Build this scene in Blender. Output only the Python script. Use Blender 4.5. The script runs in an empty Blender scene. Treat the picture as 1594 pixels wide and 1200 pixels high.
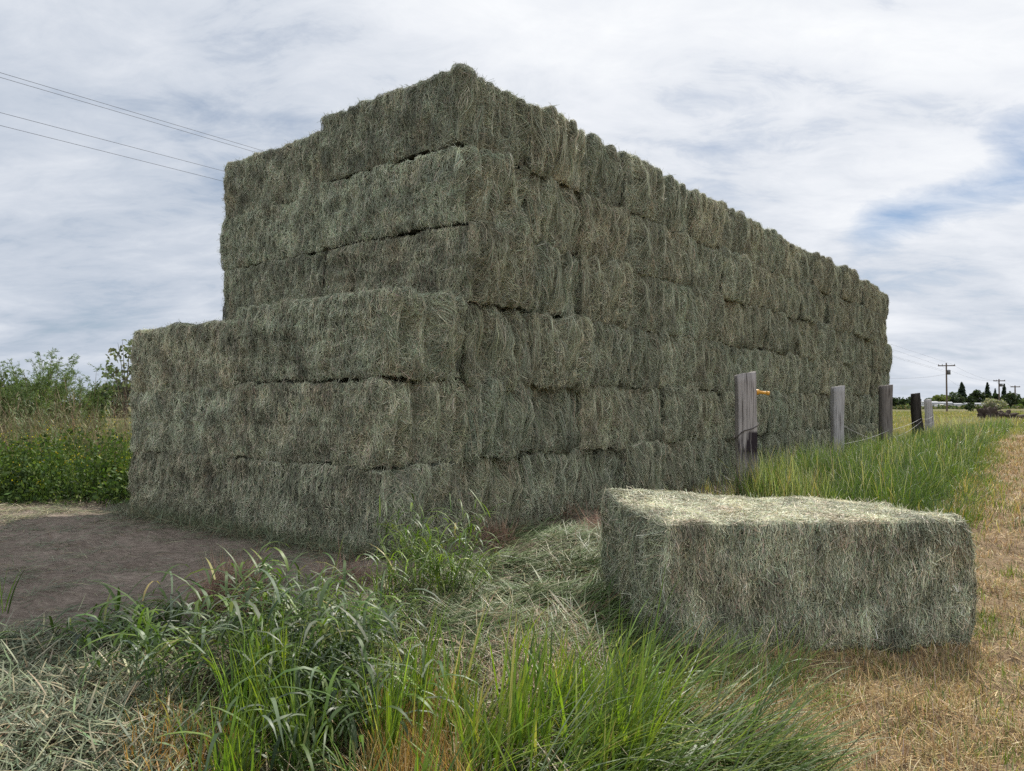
import bpy, math
import numpy as np
PI = math.pi
rng = np.random.default_rng(11)
S = bpy.context.scene
COL = S.collection

# ------------------------------------------------------------------ camera numbers (surveyed from the photograph)
F_PX, PITCH, EYE = 1162.5, 0.0253, 1.4643
CP, SP = math.cos(PITCH), math.sin(PITCH)

def at(px, py, z=0.0):
    """photograph pixel -> point of the horizontal plane at height z"""
    x, u = (px - 797) / F_PX, (600 - py) / F_PX
    r = np.array([x, CP - u * SP, SP + u * CP])
    return r * ((z - EYE) / r[2]) + np.array([0, 0, EYE])

def aty(px, py, y):
    x, u = (px - 797) / F_PX, (600 - py) / F_PX
    r = np.array([x, CP - u * SP, SP + u * CP])
    return r * (y / r[1]) + np.array([0, 0, EYE])

def sstep(a, b, x):
    t = np.clip((x - a) / (b - a), 0, 1)
    return t * t * (3 - 2 * t)

class Wave:
    """smooth random field: a sum of cosines"""
    def __init__(s, seed, lam, n=22, stretch=(1, 1, 1)):
        r = np.random.default_rng(seed)
        d = r.normal(size=(n, 3)); d /= np.linalg.norm(d, axis=1)[:, None]
        s.k = d * (2 * PI / lam) * r.uniform(.55, 1.6, (n, 1)) / np.array(stretch)
        s.p = r.uniform(0, 2 * PI, n); s.n = n
    def __call__(s, P):
        P = np.asarray(P, float)
        return np.cos(P @ s.k.T + s.p).sum(-1) / math.sqrt(s.n / 2)

G1, G2, G3 = Wave(5, 3.0), Wave(6, .7), Wave(8, .3)
def ground_z(x, y):
    x = np.asarray(x, float); y = np.asarray(y, float)
    P = np.stack([x, y, np.zeros_like(x)], -1)
    near = np.exp(-np.maximum(0, np.hypot(x, y - 6) - 10) / 12)
    low = -0.235 * sstep(7.4, 5.2, y - .35 * x) * near
    pile = .14 * np.exp(-(((x + 2.35) / .8) ** 2 + ((y - 3.9) / .9) ** 2))
    rut = .02 * np.sin((x * .55 + y * .83) * 3.1 + .8 * G1(P)) * sstep(.3, -1.0, x - (-2.3 + (y - 4.6) * 1.15))
    rough = (.018 * G1(P) + .010 * G2(P) + .009 * G3(P) + rut) * near
    far = .25 * sstep(40, 120, y) * np.cos(x * .03 + 1) * np.exp(-np.maximum(0, y - 200) / 300)
    return low + pile + rough + far

# ------------------------------------------------------------------ mesh helpers
def build(name, parts, mats, parent=None, loc=None, rot=0, smooth=False):
    """parts: (verts, quads, colours, material slot)... -> ONE mesh object"""
    me = mesh(name, parts, mats, smooth)
    return link(name, me, parent, loc, rot)

def mesh(name, parts, mats, smooth=False):
    Vs, Fs, Cs, Ms, o = [], [], [], [], 0
    for V, Fq, C, m in parts:
        V = np.asarray(V, np.float32).reshape(-1, 3); Fq = np.asarray(Fq, np.int64).reshape(-1, 4)
        C = np.broadcast_to(np.asarray(C, np.float32), V.shape)
        Vs.append(V); Fs.append(Fq + o); Cs.append(C); Ms.append(np.full(len(Fq), m, np.int32)); o += len(V)
    V = np.concatenate(Vs); Fq = np.concatenate(Fs); C = np.concatenate(Cs); M = np.concatenate(Ms)
    me = bpy.data.meshes.new(name)
    me.vertices.add(len(V)); me.vertices.foreach_set('co', V.ravel())
    me.loops.add(Fq.size); me.loops.foreach_set('vertex_index', Fq.ravel().astype(np.int32))
    me.polygons.add(len(Fq)); me.polygons.foreach_set('loop_start', np.arange(0, Fq.size, 4, dtype=np.int32))
    me.polygons.foreach_set('material_index', M)
    if smooth: me.polygons.foreach_set('use_smooth', np.ones(len(Fq), bool))
    ca = me.color_attributes.new('Col', 'FLOAT_COLOR', 'POINT')
    ca.data.foreach_set('color', np.concatenate([C, np.ones((len(C), 1), np.float32)], 1).ravel())
    me.update(calc_edges=True)
    for m in mats: me.materials.append(m)
    return me

def link(name, me, parent=None, loc=None, rot=0):
    o = bpy.data.objects.new(name, me); COL.objects.link(o)
    if parent is not None: o.parent = parent
    if loc is not None: o.location = loc
    o.rotation_euler.z = rot
    return o

def tag(o, label=None, cat=None, group=None, kind=None):
    if label: o['label'] = label
    if cat: o['category'] = cat
    if group: o['group'] = group
    if kind: o['kind'] = kind
    return o

def thing(name, label, cat, loc=(0, 0, 0), rot=0, group=None):
    o = bpy.data.objects.new(name, None); COL.objects.link(o)
    o.location = loc; o.rotation_euler.z = rot
    return tag(o, label, cat, group)

def unit(a): return a / np.maximum(np.linalg.norm(a, axis=-1, keepdims=True), 1e-9)

def ribbons(path, width, side, col, taper=None):
    """path (N,K,3), width (N,), side (N,3) or (N,K,3), col (N,3) or (N,K,3)"""
    N, K, _ = path.shape
    taper = np.ones(K) if taper is None else np.asarray(taper, float)
    if side.ndim == 2: side = side[:, None, :]
    w = side * (width[:, None] * taper[None, :])[..., None] * .5
    V = np.stack([path - w, path + w], 2).reshape(-1, 3)
    b = (np.arange(N)[:, None] * K + np.arange(K - 1)[None, :]) * 2
    Fq = np.stack([b, b + 1, b + 3, b + 2], -1).reshape(-1, 4)
    if col.ndim == 2: col = np.repeat(col[:, None, :], K, 1)
    return V, Fq, np.repeat(col[:, :, None, :], 2, 2).reshape(-1, 3)

def tubes(path, rad, col, m=6, cap=True):
    """path (N,K,3), rad (N,K)"""
    path = np.asarray(path, float)
    N, K, _ = path.shape; rad = np.broadcast_to(np.asarray(rad, float), (N, K))
    t = unit(np.gradient(path, axis=1))
    ref = np.where(np.abs(t[..., 2:3]) < .9, np.array([0, 0, 1.]), np.array([1., 0, 0]))
    a = unit(np.cross(t, ref)); b = np.cross(t, a)
    th = np.arange(m) * 2 * PI / m
    ring = (a[:, :, None, :] * np.cos(th)[:, None] + b[:, :, None, :] * np.sin(th)[:, None]) * rad[:, :, None, None]
    V = (path[:, :, None, :] + ring).reshape(-1, 3)
    i = np.arange(N)[:, None, None]; k = np.arange(K - 1)[None, :, None]; j = np.arange(m)[None, None, :]
    v = lambda k_, j_: (i * K + k_) * m + j_ % m
    Fq = np.stack([v(k, j), v(k, j + 1), v(k + 1, j + 1), v(k + 1, j)], -1).reshape(-1, 4)
    C = np.broadcast_to(np.asarray(col, float).reshape(1 if np.ndim(col) == 1 else N, 1, 1, 3), (N, K, m, 3)).reshape(-1, 3)
    return V, Fq, C

def box(c, s, col=(1, 1, 1)):
    c = np.array(c, float); s = np.array(s, float) / 2
    k = np.array([[-1, -1, -1], [1, -1, -1], [1, 1, -1], [-1, 1, -1], [-1, -1, 1], [1, -1, 1], [1, 1, 1], [-1, 1, 1]])
    return c + k * s, np.array([[0, 3, 2, 1], [4, 5, 6, 7], [0, 1, 5, 4], [1, 2, 6, 5], [2, 3, 7, 6], [3, 0, 4, 7]]), np.array(col, float)

def leaves(P, size, col, elong=1.8, up=0.0, r=rng):
    """diamond shaped leaf quads at points P"""
    N = len(P)
    a = unit(r.normal(size=(N, 3)) + np.array([0, 0, up])); b = unit(np.cross(a, r.normal(size=(N, 3))))
    s = np.asarray(size)[:, None] * .5
    V = np.stack([P - a * s * elong, P + b * s, P + a * s * elong, P - b * s], 1).reshape(-1, 3)
    return V, np.arange(N * 4).reshape(-1, 4), np.repeat(col, 4, 0)

def palette(N, cols, w, jit=.16, r=rng):
    c = np.array(cols, float)[r.choice(len(cols), N, p=np.array(w) / np.sum(w))]
    return np.clip(c * (1 + r.normal(0, jit, (N, 1))) * (1 + r.normal(0, .05, (N, 3))), .006, .9)

def blades(base, length, th0, bend, azim, width, col, K=5, taper=None, power=1.0, twist=.5, r=rng):
    """grass blades: th0 = lean from the vertical at the base, bend = extra lean gained by the tip"""
    N = len(base)
    s = np.linspace(0, 1, K)
    mid = (s[1:] + s[:-1]) / 2
    th = th0[:, None] + bend[:, None] * mid[None, :] ** power
    seg = (length / (K - 1))[:, None]
    hx = np.concatenate([np.zeros((N, 1)), np.cumsum(np.sin(th) * seg, 1)], 1)
    hz = np.concatenate([np.zeros((N, 1)), np.cumsum(np.cos(th) * seg, 1)], 1)
    d = np.stack([np.cos(azim), np.sin(azim), np.zeros(N)], -1)
    path = base[:, None, :] + d[:, None, :] * hx[..., None] + np.array([0, 0, 1.]) * hz[..., None]
    # a slight sideways waver
    sd = np.stack([-np.sin(azim), np.cos(azim), np.zeros(N)], -1)
    path += sd[:, None, :] * (r.normal(0, .06, N) * length)[:, None, None] * (s ** 2)[None, :, None]
    tw = r.normal(0, twist, N)
    side = unit(sd * np.cos(tw)[:, None] + (np.array([0, 0, .5]) + d * .6) * np.sin(tw)[:, None])
    if taper is None: taper = np.interp(s, [0, .25, .6, .85, 1], [.75, 1, .8, .45, .06])
    return ribbons(path, width, side, col, taper)

def in_poly(x, y, poly):
    poly = np.array(poly); inside = np.zeros(len(x), bool); j = len(poly) - 1
    for i in range(len(poly)):
        xi, yi = poly[i]; xj, yj = poly[j]
        c = ((yi > y) != (yj > y)) & (x < (xj - xi) * (y - yi) / (yj - yi + 1e-12) + xi)
        inside ^= c; j = i
    return inside

def scatter(poly, n, weight=None, r=rng):
    """n random points of a polygon, thinned by weight(x, y) in 0..1"""
    poly = np.array(poly); lo, hi = poly.min(0), poly.max(0); out = np.zeros((0, 2))
    for _ in range(400):
        p = r.uniform(lo, hi, (max(4000, n), 2)); p = p[in_poly(p[:, 0], p[:, 1], poly)]
        if weight is not None: p = p[r.random(len(p)) < weight(p[:, 0], p[:, 1])]
        out = np.concatenate([out, p])
        if len(out) >= n: break
    out = out[:n]
    return np.column_stack([out, ground_z(out[:, 0], out[:, 1])])

# ------------------------------------------------------------------ materials
def node_mat(name):
    m = bpy.data.materials.new(name); m.use_nodes = True; nt = m.node_tree; nt.nodes.clear()
    return m, nt, nt.nodes, nt.links

def fibre(name, rough=.55, spec=.3, transl=.25, vary=.12, tint=(1, 1, 1), hue=False):
    m, nt, n, l = node_mat(name)
    at_ = n.new('ShaderNodeAttribute'); at_.attribute_name = 'Col'
    oi = n.new('ShaderNodeObjectInfo'); mr = n.new('ShaderNodeMapRange')
    mr.inputs['To Min'].default_value = 1 - vary; mr.inputs['To Max'].default_value = 1 + vary
    l.new(oi.outputs['Random'], mr.inputs['Value'])
    vm = n.new('ShaderNodeVectorMath'); vm.operation = 'SCALE'
    l.new(at_.outputs['Color'], vm.inputs[0]); l.new(mr.outputs[0], vm.inputs['Scale'])
    if hue:                                                        # every bale dried a little differently
        f1 = n.new('ShaderNodeMath'); f1.operation = 'MULTIPLY'; f1.inputs[1].default_value = 17.31; l.new(oi.outputs['Random'], f1.inputs[0])
        f2 = n.new('ShaderNodeMath'); f2.operation = 'FRACT'; l.new(f1.outputs[0], f2.inputs[0])
        hm = n.new('ShaderNodeMix'); hm.data_type = 'RGBA'; l.new(f2.outputs[0], hm.inputs[0])
        hm.inputs[6].default_value = (.97, 1.0, .99, 1); hm.inputs[7].default_value = (1.04, .99, .945, 1)
        v2 = n.new('ShaderNodeVectorMath'); v2.operation = 'MULTIPLY'; l.new(vm.outputs[0], v2.inputs[0]); l.new(hm.outputs[2], v2.inputs[1]); vm = v2
    p = n.new('ShaderNodeBsdfPrincipled'); p.inputs['Roughness'].default_value = rough
    p.inputs['Specular IOR Level'].default_value = spec
    l.new(vm.outputs[0], p.inputs['Base Color'])
    t = n.new('ShaderNodeBsdfTranslucent')
    tc = n.new('ShaderNodeVectorMath'); tc.operation = 'MULTIPLY'; tc.inputs[1].default_value = tint
    l.new(vm.outputs[0], tc.inputs[0]); l.new(tc.outputs[0], t.inputs['Color'])
    mx = n.new('ShaderNodeMixShader'); mx.inputs[0].default_value = transl
    o = n.new('ShaderNodeOutputMaterial')
    l.new(p.outputs[0], mx.inputs[1]); l.new(t.outputs[0], mx.inputs[2]); l.new(mx.outputs[0], o.inputs[0])
    return m

def noise(nt, vec, scale, detail=6, rough=.6, dist=0):
    x = nt.nodes.new('ShaderNodeTexNoise'); x.inputs['Scale'].default_value = scale
    x.inputs['Detail'].default_value = detail; x.inputs['Roughness'].default_value = rough; x.inputs['Distortion'].default_value = dist
    if vec is not None: nt.links.new(vec, x.inputs['Vector'])
    return x.outputs['Fac']

def ramp(nt, fac, stops):
    x = nt.nodes.new('ShaderNodeValToRGB'); e = x.color_ramp.elements
    while len(e) < len(stops): e.new(.5)
    for a, (p, c) in zip(e, stops): a.position = p; a.color = (*c, 1) if len(c) == 3 else c
    nt.links.new(fac, x.inputs[0]); return x.outputs[0]

def mix(nt, fac, a, b, mode='MIX'):
    x = nt.nodes.new('ShaderNodeMix'); x.data_type = 'RGBA'; x.blend_type = mode
    for s, v in ((0, fac), (6, a), (7, b)):
        if hasattr(v, 'node'): nt.links.new(v, x.inputs[s])
        elif s == 0: x.inputs[0].default_value = v
        else: x.inputs[s].default_value = (*v, 1)
    return x.outputs[2]

def surface(name, color_fn, rough=.9, spec=.2, bump=None, metallic=0):
    m, nt, n, l = node_mat(name)
    p = n.new('ShaderNodeBsdfPrincipled'); p.inputs['Roughness'].default_value = rough
    p.inputs['Specular IOR Level'].default_value = spec; p.inputs['Metallic'].default_value = metallic
    tc = n.new('ShaderNodeTexCoord'); c, h = color_fn(nt, tc.outputs['Object'])
    if hasattr(c, 'node'): l.new(c, p.inputs['Base Color'])
    else: p.inputs['Base Color'].default_value = (*c, 1)
    if bump and h is not None:
        b = n.new('ShaderNodeBump'); b.inputs['Strength'].default_value = bump[0]; b.inputs['Distance'].default_value = bump[1]
        l.new(h, b.inputs['Height']); l.new(b.outputs[0], p.inputs['Normal'])
    o = n.new('ShaderNodeOutputMaterial'); l.new(p.outputs[0], o.inputs[0])
    return m

def mapping(nt, vec, scale):
    x = nt.nodes.new('ShaderNodeMapping'); x.inputs['Scale'].default_value = scale; nt.links.new(vec, x.inputs[0]); return x.outputs[0]

M_HAY = fibre('hay fibres', .55, .25, .12, .14, hue=True)
M_LOOSE = fibre('cut hay', .5, .3, .15, 0)
M_GRASS = fibre('grass blades', .46, .45, .36, 0, (1.15, 1.25, .45))
M_DRY = fibre('dry stalks', .7, .15, .2, 0)
M_LEAF = fibre('leaves', .6, .2, .3, .1, (1.1, 1.2, .5))
M_PLAIN = fibre('coloured matt', .85, .15, 0, 0)

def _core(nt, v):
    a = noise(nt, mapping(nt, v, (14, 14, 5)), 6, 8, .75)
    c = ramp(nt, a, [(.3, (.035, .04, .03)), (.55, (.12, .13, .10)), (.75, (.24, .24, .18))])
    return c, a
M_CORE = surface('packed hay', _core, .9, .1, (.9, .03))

def _wood(dark, light, stain):
    def f(nt, v):
        g = noise(nt, mapping(nt, v, (22, 22, 1.1)), 2.2, 8, .7, .3)
        c = ramp(nt, g, [(.33, dark), (.48, light), (.7, tuple(min(1, x * 1.25) for x in light))])
        crack = ramp(nt, noise(nt, mapping(nt, v, (30, 30, .7)), 1.6, 3, .5), [(.36, (.12, .1, .09)), (.41, (1, 1, 1))])
        c = mix(nt, .8, c, crack, 'MULTIPLY')
        if stain:
            sx = nt.nodes.new('ShaderNodeSeparateXYZ'); nt.links.new(v, sx.inputs[0])
            ad = nt.nodes.new('ShaderNodeMath'); ad.operation = 'MULTIPLY_ADD'; nt.links.new(sx.outputs['X'], ad.inputs[0]); ad.inputs[1].default_value = 1.6
            nt.links.new(noise(nt, mapping(nt, v, (16, 16, 1.6)), 1.2, 5, .6), ad.inputs[2])
            st = ramp(nt, ad.outputs[0], [(.40, (0, 0, 0)), (.52, (1, 1, 1))])
            hz_ = nt.nodes.new('ShaderNodeMath'); hz_.operation = 'MULTIPLY'; nt.links.new(sx.outputs['Z'], hz_.inputs[0]); hz_.inputs[1].default_value = .5
            zb = ramp(nt, hz_.outputs[0], [(.30, (0, 0, 0)), (.42, (1, 1, 1)), (.545, (1, 1, 1)), (.56, (0, 0, 0))])
            mk = mix(nt, 1, st, zb, 'MULTIPLY')
            c = mix(nt, mk, c, (.03, .024, .028))
        return c, g
    return f
M_POST = surface('weathered post wood', _wood((.1, .09, .085), (.3, .28, .27), True), .9, .1, (.7, .012))
M_POST2 = surface('silvered post wood', _wood((.13, .12, .12), (.34, .33, .33), False), .9, .1, (.7, .012))
M_POST3 = surface('brown post wood', _wood((.06, .055, .05), (.165, .15, .14), False), .9, .1, (.7, .012))
M_CHAR = surface('charred post wood', _wood((.012, .011, .01), (.045, .04, .037), False), .95, .1, (.9, .02))
M_POLE = surface('pole wood', _wood((.06, .05, .04), (.14, .11, .09), False), .9, .1)
def _flat(c, n_=.15):
    def f(nt, v):
        g = noise(nt, v, 9, 4, .6)
        return ramp(nt, g, [(.3, tuple(x * (1 - n_) for x in c)), (.7, tuple(min(1, x * (1 + n_)) for x in c))]), g
    return f
M_YELLOW = surface('yellow plastic', _flat((.55, .27, .03), .2), .4, .4)
M_WIRE = surface('pale fence wire', _flat((.42, .41, .4)), .5, .4)
M_RUST = surface('dark wire', _flat((.05, .04, .035)), .6, .3)
M_CABLE = surface('power cable', _flat((.05, .05, .055)), .6, .3)
M_METAL = surface('grey steel', _flat((.12, .12, .125)), .5, .4)
M_WHITE = surface('white siding', _flat((.72, .73, .74), .06), .7, .3)
M_ROOF = surface('house roof', _flat((.34, .35, .37), .12), .8, .2)
M_PANE = surface('window pane', _flat((.03, .035, .04), .1), .15, .5)

def _ground(nt, v):
    at_ = nt.nodes.new('ShaderNodeAttribute'); at_.attribute_name = 'Col'
    sp = nt.nodes.new('ShaderNodeSeparateColor'); nt.links.new(at_.outputs['Color'], sp.inputs[0])
    a = noise(nt, v, 1.3, 8, .65); b = noise(nt, mapping(nt, v, (.8, 1.5, 1)), 14, 8, .72); c_ = noise(nt, mapping(nt, v, (1, 1, 1)), 70, 4, .7)
    big = noise(nt, v, .09, 6, .6)
    litter = ramp(nt, b, [(.32, (.03, .026, .018)), (.5, (.085, .07, .045)), (.68, (.19, .16, .10))])
    dirt = mix(nt, .5, ramp(nt, a, [(.35, (.165, .132, .11)), (.65, (.30, .245, .205))]), ramp(nt, b, [(.3, (.06, .048, .04)), (.48, (.225, .182, .15)), (.68, (.46, .39, .32))]))
    stub = mix(nt, .6, ramp(nt, b, [(.32, (.07, .046, .034)), (.5, (.21, .145, .09)), (.7, (.40, .31, .2))]), ramp(nt, a, [(.3, (.17, .115, .075)), (.7, (.32, .235, .135))]))
    stub = mix(nt, .35, stub, ramp(nt, c_, [(.38, (.06, .04, .028)), (.62, (.48, .37, .24))]))
    mead = mix(nt, .5, ramp(nt, noise(nt, v, .35, 8, .7), [(.3, (.05, .062, .024)), (.5, (.12, .115, .05)), (.7, (.23, .185, .1))]), ramp(nt, big, [(.35, (.07, .09, .03)), (.65, (.2, .16, .085))]))
    def edge(ch):
        m = nt.nodes.new('ShaderNodeMath'); m.operation = 'ADD'; nt.links.new(ch, m.inputs[0])
        k = nt.nodes.new('ShaderNodeMath'); k.operation = 'MULTIPLY_ADD'; nt.links.new(b, k.inputs[0]); k.inputs[1].default_value = .9; k.inputs[2].default_value = -.45
        nt.links.new(k.outputs[0], m.inputs[1])
        return ramp(nt, m.outputs[0], [(.38, (0, 0, 0)), (.62, (1, 1, 1))])
    c = mix(nt, edge(sp.outputs[0]), litter, dirt)
    c = mix(nt, edge(sp.outputs[1]), c, stub)
    c = mix(nt, edge(sp.outputs[2]), c, mead)
    return c, b
M_GROUND = surface('ground', _ground, .95, .08, (.9, .05))

# ------------------------------------------------------------------ plan of the place
A = .6611
VX = np.array([math.sin(A), math.cos(A)])          # along the long right side of the stack, away from the eye
UX = np.array([-math.cos(A), math.sin(A)])         # along its front, to the left
NX = -UX                                           # out of the right side
C0 = np.array([-1.2593, 7.1515])                   # near corner of the stack
BL, BW, BH = 2.44, 1.21, .864
PW = 1.184                                         # spacing of the columns

def stack_coords(x, y):
    d = np.stack([x - C0[0], y - C0[1]], -1)
    return d @ VX, d @ NX                           # along, out of the right side

POSTS = [(3.13, 10.0), (6.95, 16.0), (10.0, 20.0), (13.05, 24.0), (16.24, 29.0)]
EDGE = [(1.0, 4.3), (2.7, 6.6), (4.3, 8.4), (5.9, 10.2), (7.2, 12.2), (11.2, 18), (17.6, 27.6), (33, 49), (80, 112)]   # where long grass meets the cut field

def cut_field(x, y):
    """signed: positive on the cut-field side of the grass edge"""
    ex = np.interp(y, [p[1] for p in EDGE], [p[0] for p in EDGE])
    ex = np.where(y < 4.3, 1.0 + (y - 4.3) * .35, ex)
    return x - ex

# ------------------------------------------------------------------ ground: one sheet out to the horizon
def axis(lo, hi, step, far, grow=1.13):
    c = list(np.arange(lo, hi + 1e-6, step)); s = step
    a, b = lo, hi; L, R = [], []
    while b < far: s *= grow; b += s; R.append(b)
    s = step
    while a > -far: s *= grow; a -= s; L.append(a)
    return np.array(L[::-1] + c + R)
gx, gy = axis(-9, 9, .075, 4500), axis(2.5, 13, .075, 4500)
X, Y = np.meshgrid(gx, gy)
Z = ground_z(X, Y)
P3 = np.stack([X, Y, 0 * X], -1)
wob = .35 * G1(P3) + .25 * G2(P3)
al, out_ = stack_coords(X, Y)
cf = cut_field(X, Y) + wob * .5
stub = sstep(-.25, .3, cf) * (1 - sstep(30, 60, Y))
mead = sstep(17, 26, Y + wob) * (1 - stub) + sstep(30, 60, Y) * 1.0
mead = np.clip(mead + sstep(13.5, 14.5, Y + wob) * (X < -4), 0, 1)
left_line = -2.3 + (Y - 4.6) * 1.15               # the bare yard lies left of this line
dirt = sstep(.2, -.3, X - np.minimum(left_line, 1.0) + wob * .3) * sstep(4.1, 4.9, Y - .15 * X + wob * .3) * (1 - sstep(12.6, 13.6, Y + wob))
dirt = np.maximum(dirt, sstep(1.2, .3, out_ + wob * .4) * (al > -.4) * .8 * (al < 24))
gcol = np.stack([dirt, stub, mead], -1).reshape(-1, 3)
nx, ny = len(gx), len(gy)
ii = (np.arange(ny - 1)[:, None] * nx + np.arange(nx - 1)[None, :]).ravel()
gq = np.stack([ii, ii + 1, ii + nx + 1, ii + nx], -1)
tag(build('ground', [(np.stack([X, Y, Z], -1).reshape(-1, 3), gq, gcol, 0)], [M_GROUND], smooth=True), kind='structure')

# ------------------------------------------------------------------ hay bales
HAYC = [(.335, .367, .272), (.44, .455, .345), (.24, .27, .192), (.575, .55, .42), (.39, .33, .25), (.115, .13, .095)]
HAYW = [34, 25, 21, 9, 5, 9]

class BaleShape:
    """a packed bale as a map from box coordinates to its rounded, lumpy skin; x = length, y = width, z up from its base"""
    def __init__(s, seed, L=BL, W=BW - .04, H=BH - .015, r=.075, warp=None, amp=1.0):
        s.h = np.array([L / 2, W / 2, H / 2]); s.r = r; s.warp = warp; s.seed = seed; s.amp = amp
        s.n1, s.n2 = Wave(seed, .75), Wave(seed + 1, .2); s.flat = 1.0
        s.ne = Wave(seed + 2, .36, stretch=(1, 1, 6)); s.ne2 = Wave(seed + 8, .14, stretch=(1, 1, 6)); s.nf = Wave(seed + 3, .13, stretch=(1, 9, 4)); s.nc = Wave(seed + 4, .6)
        r_ = np.random.default_rng(seed); s.zc = r_.uniform(-.06, .04); s.cr = r_.uniform(.004, .02)
    def skin(s, q, off=0.0):
        inner = np.clip(q, -(s.h - s.r), s.h - s.r)
        d = q - inner; n = d / np.maximum(np.linalg.norm(d, axis=-1, keepdims=True), 1e-9)
        p = inner + n * s.r
        ax, ay, az = np.abs(n[..., 0]), np.abs(n[..., 1]), np.abs(n[..., 2])
        k = (.014 * s.n1(p) + .009 * s.n2(p)) * (1 - (1 - s.flat) * az)
        k = k + ax * (.09 * np.abs(s.ne(p)) ** .7 - .068 + .012 * s.ne2(p) + .02 * (1 - (p[..., 1] / s.h[1]) ** 2) - .01 + .012 * (1 - (p[..., 2] / s.h[2]) ** 2))
        zc = s.zc + .012 * s.nc(p)
        k = k + ay * (.010 * s.nf(p) - s.cr * np.exp(-((p[..., 2] - zc) / .022) ** 2) + .014 * (1 - (p[..., 2] / s.h[2]) ** 2) - .006)
        p = p + n * (k * s.amp + off)[..., None] if np.ndim(off) else p + n * (k * s.amp + off)[..., None]
        p = p + np.array([0, 0, s.h[2]])
        if s.warp is not None: p = s.warp(p)
        return p, n
    def face(s, f, a, b):
        """face name, coordinates a (across) and b (up or along) -> point of the box"""
        hx, hy, hz = s.h; one = np.ones_like(a)
        return {'end': lambda: np.stack([hx * one, a, b], -1), 'back_end': lambda: np.stack([-hx * one, a, b], -1),
                'front': lambda: np.stack([a, -hy * one, b], -1), 'back': lambda: np.stack([a, hy * one, b], -1),
                'top': lambda: np.stack([a, b, hz * one], -1), 'bottom': lambda: np.stack([a, b, -hz * one], -1)}[f]()
    def ext(s, f):
        hx, hy, hz = s.h
        return {'end': (hy, hz), 'back_end': (hy, hz), 'front': (hx, hz), 'back': (hx, hz), 'top': (hx, hy), 'bottom': (hx, hy)}[f]
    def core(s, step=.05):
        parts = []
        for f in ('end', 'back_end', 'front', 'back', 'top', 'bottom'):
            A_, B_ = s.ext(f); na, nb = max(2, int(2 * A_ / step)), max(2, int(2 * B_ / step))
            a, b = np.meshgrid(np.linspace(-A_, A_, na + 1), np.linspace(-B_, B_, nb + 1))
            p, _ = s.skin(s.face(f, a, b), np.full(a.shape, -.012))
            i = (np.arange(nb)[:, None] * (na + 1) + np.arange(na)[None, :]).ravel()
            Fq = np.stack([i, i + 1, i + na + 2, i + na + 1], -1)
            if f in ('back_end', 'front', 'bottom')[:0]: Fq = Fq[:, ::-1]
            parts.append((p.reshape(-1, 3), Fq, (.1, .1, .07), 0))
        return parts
    def straw(s, f, N, r, ang=0.0, spread=.45, wild=.25, ln=(.05, .16), wd=(.003, .0055), cols=HAYW, jut=.05, region=None, K=3):
        A_, B_ = s.ext(f)
        a = r.uniform(-A_ - .01, A_ + .01, N); b = r.uniform(-B_ - .01, B_ + .01, N)
        if region is not None:
            ok = region(a, b); a, b = a[ok], b[ok]; N = len(a)
        th = PI / 2 + ang + r.normal(0, spread, N)
        w = r.random(N) < wild; th[w] = r.uniform(0, 2 * PI, w.sum())
        L = ln[0] + (ln[1] - ln[0]) * r.random(N) ** 1.8
        cv = r.normal(0, .5, N)
        t = np.linspace(-.5, .5, K)
        tt = th[:, None] + cv[:, None] * t[None, :]
        da = np.cos(tt) * t * L[:, None]; db = np.sin(tt) * t * L[:, None]
        lift = np.abs(r.normal(0, .007, N))[:, None] * (t[None, :] * 2) ** 2
        j = r.random(N) < jut
        lift[j] += (r.uniform(.01, .06, j.sum()))[:, None] * np.clip(t[None, :] * 2 * np.sign(r.normal(size=(j.sum(), 1))), 0, 1) ** 1.3
        off = r.uniform(-.004, .016, N)[:, None] + lift
        p, n = s.skin(s.face(f, a[:, None] + da, b[:, None] + db), off)
        tan = unit(p[:, -1] - p[:, 0]); sd = unit(np.cross(tan, n[:, K // 2])); nn = np.cross(sd, tan)
        ro = r.uniform(-1.1, 1.1, N)[:, None]
        side = sd * np.cos(ro) + nn * np.sin(ro)
        pal = palette(N, HAYC, cols, .2, r)
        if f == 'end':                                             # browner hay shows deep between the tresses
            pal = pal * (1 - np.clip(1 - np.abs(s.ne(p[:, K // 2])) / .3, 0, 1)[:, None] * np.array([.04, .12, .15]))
        tone = 1 + .15 * s.n1(p[:, K // 2] * 1.7) + .07 * s.n2(p[:, K // 2])   # drier and greener patches of the hay
        pal = pal * tone[:, None] * (1 + np.clip(s.nc(p[:, K // 2]) - .6, 0, 1)[:, None] * np.array([.0, -.06, -.08]))
        return (*ribbons(p, r.uniform(wd[0], wd[1], N), side, np.clip(pal, .01, .8), np.interp(t, [-.5, 0, .5], [.8, 1, .5])), 1)
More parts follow.
